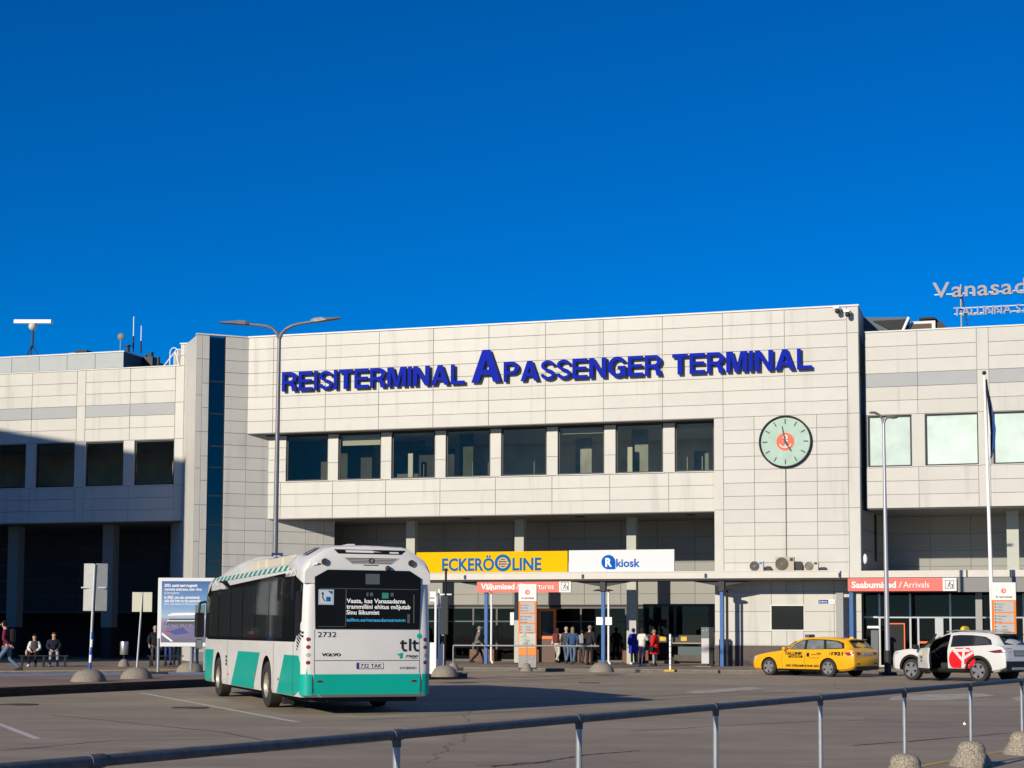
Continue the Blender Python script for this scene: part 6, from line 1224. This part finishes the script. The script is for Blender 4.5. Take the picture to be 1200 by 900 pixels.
bevel(MB().box(-.30, -.16, .05, .26, 1.06, 1.22).build('mirror', CBLK, dr), .04); MB().box(-1.08, -.1, -.12, -.06, .45, 1.08).build('door_lining', CBLK, dr)
for x, z, w_, h_, mm in ((-.45, .80, .22, .09, 'kiosk_brown'), (-.45, .68, .16, .07, 'print_black'), (-.75, .90, .14, .12, 'sticker_yellow')):
    MB().box(x - w_ / 2, x + w_ / 2, yo(x, z) + .032, yo(x, z) + .036, z - h_ / 2, z + h_ / 2).build('door_sticker', MATS[mm], dr)
# seat and wheel inside the open doorway, roof light, rails
bevel(MB().box(-.20, .32, .22, .70, .42, .62).build('seat_cushion', mat('seat_dark', (.03, .03, .032), .8), C2.T), .05); bevel(MB().box(-.30, -.14, .22, .70, .58, 1.15).build('seat_back', MATS['seat_dark'], C2.T), .05); mb = MB()
for i in range(16): a, b = 2 * math.pi * i / 16, 2 * math.pi * (i + 1) / 16; mb.cyl((.55 + .05 * math.sin(a), .46 + .17 * math.cos(a), .95 + .17 * math.sin(a)), (.55 + .05 * math.sin(b), .46 + .17 * math.cos(b), .95 + .17 * math.sin(b)), .015, n=6)
mb.build('steering_wheel', mat('wheel_grey', (.12, .12, .12), .5), C2.T)
rl_ = bevel(MB().box(-.30, -.12, -.18, .18, 1.685, 1.70).build('roof_light_foot', CBLK, C2.T), .005); mb = MB(); mb.prism([(-.17, 1.70), (.17, 1.70), (.13, 1.80), (.05, 1.85), (-.05, 1.85), (-.13, 1.80)], -.28, -.14, 'X'); mb.build('roof_light', mat('roof_light_yellow', (.70, .48, .03), .4), C2.T)
for sd in (1, -1): MB().tube([(.1, sd * .60, 1.66), (-.3, sd * .62, 1.71), (-1.4, sd * .61, 1.69), (-1.75, sd * .59, 1.63)], .018, 8).build('roof_rail', ALU, C2.T)
C2.decal([(.98, 1.17), (.40, 1.50), (.36, 1.48), (.90, 1.16)], CBLK, 'screen_pillar', .004)
for c_, zz, zr_ in ((C1, (.86, .32), None), (C2, (.93, .37), None)):          # windscreens across the front slope
    z0, z1 = (1.0, 1.30) if c_ is C1 else (1.19, 1.50); ws = []
    for z in (z0, z1):
        fr = [q for q in c_.st if -.1 < q[0] < 1.0]; fr = sorted(fr, key=lambda q: q[3]); x = next((a[0] + (b[0] - a[0]) * (z - a[3]) / (b[3] - a[3]) for a, b in zip(fr[:-1], fr[1:]) if a[3] <= z <= b[3]), fr[0][0]); ws += [(x + .01, .58, z), (x + .01, -.58, z)]
    MB().add([ws[0], ws[1], ws[3], ws[2]], [(0, 1, 2, 3)]).build('windscreen', CGL, c_.T)

# ================================================================== people
SKIN = mat('skin', (.50, .30, .21), .6); SHOEW = mat('shoe_white', (.6, .6, .6), .6); SHOED = mat('shoe_dark', (.02, .02, .02), .6)
def skin_mesh(chains, name, m, sub=1):          # chains: lists of (point, radius); equal points are shared
    me = bpy.data.meshes.new(name); vs = []; rad = []; idx = {}; ed = []
    for ch in chains:
        pv = None
        for p, r_ in ch:
            key = tuple(round(c, 3) for c in p)
            if key not in idx: idx[key] = len(vs); vs.append(p); rad.append(r_ if isinstance(r_, tuple) else (r_, r_))
            if pv is not None and pv != idx[key]: ed.append((pv, idx[key]))
            pv = idx[key]
    me.from_pydata(vs, ed, []); o = bpy.data.objects.new(name, me); COL.objects.link(o); o.modifiers.new('s', 'SKIN')
    sv = me.skin_vertices[0].data
    for i, r_ in enumerate(rad): sv[i].radius = r_; sv[i].use_root = (i == 0)
    s = o.modifiers.new('u', 'SUBSURF'); s.levels = sub; s.render_levels = sub
    bpy.context.view_layer.update(); r_ = bpy.data.meshes.new_from_object(o.evaluated_get(DG())); bpy.data.objects.remove(o); bpy.data.meshes.remove(me)
    r_.materials.clear(); r_.materials.append(m); r_.polygons.foreach_set('use_smooth', [True] * len(r_.polygons)); return r_
def join_into(me, mb):
    bm = bmesh.new(); bm.from_mesh(me); t = bpy.data.meshes.new('t'); t.from_pydata(mb.v, [], mb.f); bm.from_mesh(t); bm.to_mesh(me); bm.free(); bpy.data.meshes.remove(t); me.polygons.foreach_set('use_smooth', [True] * len(me.polygons)); return me
def hand(mb, w_, d):                             # palm and five fingers from the wrist along d
    d = Vector(d).normalized(); s_ = d.orthogonal().normalized(); t = d.cross(s_); w_ = Vector(w_)
    mb.cyl(w_, w_ + d * .08, .028, .036, 8)
    for k, (off, ln) in enumerate(((-.027, .07), (-.009, .08), (.009, .075), (.027, .06))):
        a = w_ + d * .075 + s_ * off; b = a + d * ln * .55 + t * .008; c = b + d * ln * .4 + t * .022; mb.cyl(a, b, .009, .008, 6); mb.cyl(b, c, .008, .006, 6)
    a = w_ + d * .03 - s_ * .028; b = a + d * .03 - s_ * .02 + t * .01; c = b + d * .03 + t * .01; mb.cyl(a, b, .011, .009, 6); mb.cyl(b, c, .009, .007, 6)
def person(label, loc, rz, jacket, trousers, hair, pose='stand', H_=1.70, shoes=SHOED, coat=0, puffy=0.0, cap=None, pack=None, bag=None, longhair=False, lean=0.0, phone_arm=False, vest=None):
    o = thing('person', label, 'person', loc, rz); k = H_ / 1.70; o.scale = (k, k, k)
    hipz = .92; L = {}
    if pose == 'stand': legs = {1: ((.01, .10, .50), (-.01, .11, .08)), -1: ((.02, -.10, .50), (.0, -.11, .08))}
    elif pose == 'walk': legs = {1: ((.19, .09, .52), (.30, .09, .10)), -1: ((.02, -.09, .48), (-.30, -.09, .16))}
    elif pose == 'stride': legs = {1: ((.24, .09, .56), (.42, .09, .12)), -1: ((-.02, -.09, .48), (-.38, -.09, .18))}
    elif pose == 'sit': hipz = .53; legs = {1: ((.42, .12, .55), (.44, .14, .08)), -1: ((.42, -.12, .55), (.40, -.15, .08))}
    dz = hipz - .92
    sh_x = lean
    if pose == 'sit': sh_x = .06
    def T_(x, y, z): return (x + sh_x * max(0, (z - .92)) / .5, y, z + dz)
    pel, wai, che, nec, he0, he1, he2 = T_(0, 0, .95), T_(0, 0, 1.10), T_(0, 0, 1.32), T_(.0, 0, 1.47), T_(.02, 0, 1.54), T_(.035, 0, 1.60), T_(.03, 0, 1.665)
    arms = {}
    for s in (1, -1):
        if pose == 'sit': a = (T_(0, s * .175, 1.365), T_(.06, s * .25, 1.14), T_(.30, s * .10, 1.02))
        elif pose in ('walk', 'stride'): a = (T_(0, s * .175, 1.365), T_(-.08 * s * (-1), s * .25, 1.13), T_(.10 * (-s) * -1 if False else (.16 if s < 0 else -.10), s * .24, .92))
        elif phone_arm: a = (T_(0, s * .175, 1.365), T_(.06, s * .27, 1.15), T_(.26, s * .12, 1.30))
        else: a = (T_(0, s * .175, 1.365), T_(-.02, s * .26, 1.13), T_(.06, s * .25, .90))
        arms[s] = a
    sub = 1
    chains = [[(pel, (.08, .10)), (wai, (.085, .11)), (che, (.10, .12)), (nec, .052), (he0, (.075, .068)), (he1, (.098, .078)), (he2, (.075, .062))]]
    for s in (1, -1):
        sh, el, wr = arms[s]; chains.append([(che, (.10, .12)), (sh, .05), (el, .042), (wr, .028)]); kn, an = legs[s]; hp = T_(0, s * .09, .90); chains.append([(pel, (.08, .10)), (hp, .07), (kn, .05), (an, .038)])
    me = skin_mesh(chains, 'body', SKIN, sub); mb = MB()
    for s in (1, -1): hand(mb, arms[s][2], Vector(arms[s][2]) - Vector(arms[s][1]))
    hx, hy, hz = he1; mb.sph((hx + .10, 0, hz - .012), .014, sx=1.3, sz=1.4, n=8)        # nose
    for s in (1, -1): mb.sph((hx + .0, s * .078, hz - .01), .022, sx=.7, sy=.4, sz=1.2, n=8)   # ears
    join_into(me, mb); link('body', me, o)
    mb = MB()
    for s in (1, -1): mb.sph((hx + .088, s * .03, hz + .012), .009, n=8)
    mb.box(hx + .085, hx + .092, -.02, .02, hz - .055, hz - .049); mb.build('face_features', mat('face_dark', (.06, .03, .025), .6), o)
    # hair or cap
    hb = MB(); hb.sph((hx - .012, 0, hz + .012), .108, sx=1.0, sy=.88, sz=1.02, n=14)
    hb.v = [(x - .02 if (x > hx + .02 and z < hz + .055) else x, y, z) if not (x > hx + .02 and z < hz + .05) else (hx + .0, y * .9, max(z, hz + .0)) for x, y, z in hb.v]
    if longhair: hb.sph((hx - .06, 0, hz - .10), .10, sx=.6, sy=.85, sz=1.5, n=12)
    hb.build('hair' if not cap else 'cap', cap or hair, o, True)
    if cap: MB().box(hx + .04, hx + .16, -.06, .06, hz + .045, hz + .06).build('cap_peak', cap, o)
    # jacket
    p_ = .022 + puffy
    jc = [[(T_(0, 0, .84 if pose != 'sit' else .93), (.125 + p_, .155 + p_)), (T_(0, 0, .97), (.12 + p_, .15 + p_)), (wai, (.105 + p_, .13 + p_)), (che, (.115 + p_, .135 + p_)), (T_(0, 0, 1.44), (.07 + p_ * .5, .07 + p_ * .5))]]
    for s in (1, -1):
        sh, el, wr = arms[s]; w2 = tuple(Vector(wr) * .88 + Vector(el) * .12); jc.append([(che, (.115 + p_, .135 + p_)), (sh, .056 + p_), (el, .046 + p_), (w2, .034 + p_ * .8)])
    link('coat' if coat else 'jacket', skin_mesh(jc, 'jacket', jacket, sub), o)
    if coat:
        vs = []; n = 16; rows = [(1.02, .125 + p_, .15 + p_), (.80, .15 + p_, .175 + p_), (.62, .16 + p_, .185 + p_), (coat, .155 + p_, .18 + p_)]
        mb = MB(); rg = [[(sx_ * math.cos(2 * math.pi * i / n) + (.02 if pose != 'stand' else 0), sy_ * math.sin(2 * math.pi * i / n), z) for i in range(n)] for z, sx_, sy_ in rows]
        link('coat_skirt', loft(rg, 'coat_skirt', jacket, None), o)
    if vest: link('vest', loft([[((sx_ + p_) * math.cos(2 * math.pi * i / 16) + sh_x * (z - .92) / .5, (sy_ + p_) * math.sin(2 * math.pi * i / 16), z + dz) for i in range(16)] for z, sx_, sy_ in ((.93, .14, .165), (1.10, .13, .155), (1.30, .145, .165), (1.40, .12, .14), (1.45, .08, .09))], 'vest', vest, None), o)
    # trousers and shoes
    tc = [[(T_(0, 0, 1.0), (.115, .14)), (T_(0, 0, .90), (.125, .15))]]
    for s in (1, -1):
        kn, an = legs[s]; hp = T_(0, s * .09, .86) if pose != 'sit' else T_(.05, s * .10, .92); tc.append([(T_(0, 0, .90), (.125, .15)), (hp, .10), (kn, .066), (an, .056)])
    link('trousers', skin_mesh(tc, 'trousers', trousers, sub), o)
    for s in (1, -1):
        an = legs[s][1]; mb = MB(); z0 = max(0.0, an[2] - .08); mb.prism([(an[0] - .085, z0), (an[0] + .19, z0), (an[0] + .185, z0 + .045), (an[0] + .06, z0 + .10), (an[0] - .07, z0 + .11)], an[1] - .048, an[1] + .048, 'Y'); bevel(mb.build('shoe', shoes, o), .02)
    if pack: bevel(MB().box(-.27, -.11, -.15, .15, 1.02 + dz, 1.46 + dz).build('backpack', pack, o, loc=(sh_x * .6, 0, 0)), .06)
    if bag:
        side_, mm = bag; mb = MB(); mb.sph((.0, side_ * .30, .78 + dz * .55), .15, sx=1.1, sy=.5, sz=1.05, n=12); mb.build('shoulder_bag', mm, o, True); MB().tube([(0, side_ * .27, .86 + dz), (-.02, side_ * .12, 1.44 + dz)], .012, 6).build('bag_strap', mm, o)
    return o
def cm(n, c): return mat(n, c, .8, noise=.22, scale=11, bump=1.0, bscale=16)
JEANS = cm('denim', (.10, .15, .22)); JEANG = cm('grey_denim', (.26, .28, .30)); BLK = cm('black_cloth', (.012, .012, .014)); HBR = cm('hair_brown', (.05, .03, .02)); HBL = cm('hair_fair', (.25, .17, .09)); HGR = cm('hair_dark', (.018, .014, .012))
AW = math.atan2(FV.y, FV.x)                      # facing the terminal
PZ = .12
person('walker in maroon jacket, black cap and jeans at the left edge', gnd(9, 789.5, PZ), math.pi + .1, cm('maroon', (.13, .012, .025)), JEANS, HGR, 'stride', 1.76, cap=BLK, pack=BLK, lean=.10)
bw = gnd(41, 780.8, PZ); person('seated woman with white sleeves and dark vest on the left bench', bw + Vector((0, -.1, 0)), -AW - .3 + .1, cm('white_knit', (.62, .61, .58)), BLK, HGR, 'sit', 1.66, shoes=SHOEW, vest=cm('vest_grey', (.06, .052, .05)), bag=(-1, cm('beige_bag', (.45, .30, .22))))
person('seated man in dark jacket and pale jeans on the left bench', gnd(63, 780.8, PZ) + Vector((0, -.1, 0)), -AW + .05, cm('navy_cloth', (.012, .016, .03)), JEANG, HBR, 'sit', 1.78, shoes=cm('shoe_grey', (.4, .4, .4)))
VS = o_ = None
person('person in dark coat with a bag left of the billboard', gnd(181, 780.5, PZ), -1.2, BLK, cm('charcoal', (.06, .06, .065)), cm('hair_grey', (.35, .33, .30)), 'stand', 1.66, puffy=.02, bag=(1, BLK))
person('person in olive jacket and blue jeans behind the billboard', gnd(197, 779.5, PZ), -1.7, cm('olive', (.10, .09, .06)), cm('blue_jeans', (.03, .05, .16)), HBR, 'stand', 1.72)
person('person in black with pale hands behind the billboard', gnd(207, 779.5, PZ), -1.4, BLK, BLK, HBL, 'stand', 1.62, phone_arm=True)
person('person in light blue jeans between billboard and bus', gnd(228, 779.0, PZ), -1.5, cm('dark_green', (.02, .09, .05)), cm('pale_jeans', (.16, .24, .34)), HBR, 'stand', 1.75)
person('walker in grey patterned jacket and black trousers beside the bus', gnd(559.5, 778.2, PZ), .1, mat('camouflage', (.13, .125, .11), .8, noise=.8, scale=14), BLK, HGR, 'walk', 1.72, cap=cm('cap_grey', (.2, .2, .19)), lean=.05)
person('person in pale pink jacket and white trousers by the ticket kiosk', gnd(653, 777.6, PZ), AW - .2, cm('pale_pink', (.58, .45, .37)), cm('off_white', (.52, .50, .46)), HBR, 'walk', 1.66, longhair=True, pack=cm('maroon_pack', (.14, .03, .03)))
person('person in denim jacket and jeans walking to the doors', gnd(671, 779.3, PZ), AW + .1, cm('denim_dark', (.03, .07, .15)), JEANS, HBL, 'walk', 1.70, longhair=True)
person('person in dark clothes left of the denim jacket', gnd(663.5, 778.0, PZ), AW, cm('slate_cloth', (.05, .055, .06)), JEANS, cm('hair_pale', (.40, .36, .28)), 'walk', 1.72, bag=(-1, BLK))
person('person in black jacket and grey cap by the middle blue post', gnd(691, 779.2, PZ), AW - .4, cm('jacket_black', (.02, .02, .022)), BLK, HGR, 'stand', 1.78, cap=cm('cap_grey', (.2, .2, .19)), puffy=.015)
person('person in charcoal coat with a small pack behind the black jacket', gnd(682, 778.2, PZ), AW, cm('charcoal', (.06, .06, .065)), cm('charcoal', (.06, .06, .065)), HGR, 'walk', 1.58, pack=cm('pack_grey', (.25, .25, .25)))
person('person in long royal blue coat before the kiosk window', gnd(742.5, 778.6, PZ), AW + .9, cm('royal_blue', (.015, .025, .33)), BLK, cm('hood_blue', (.015, .025, .33)), 'stand', 1.66, shoes=SHOEW, coat=.52, puffy=.035)
person('person in white jacket and dark trousers before the kiosk window', gnd(752.5, 780.8, PZ), AW - .5, cm('white_jacket', (.58, .57, .52)), cm('midnight', (.012, .012, .05)), HGR, 'stand', 1.68, shoes=SHOEW, puffy=.015, phone_arm=True, longhair=True)
person('person in long red padded coat before the kiosk window', gnd(767, 780.0, PZ), AW + 1.4, cm('bright_red', (.62, .012, .012)), JEANG, HBL, 'stand', 1.60, coat=.55, puffy=.04, bag=(1, BLK))
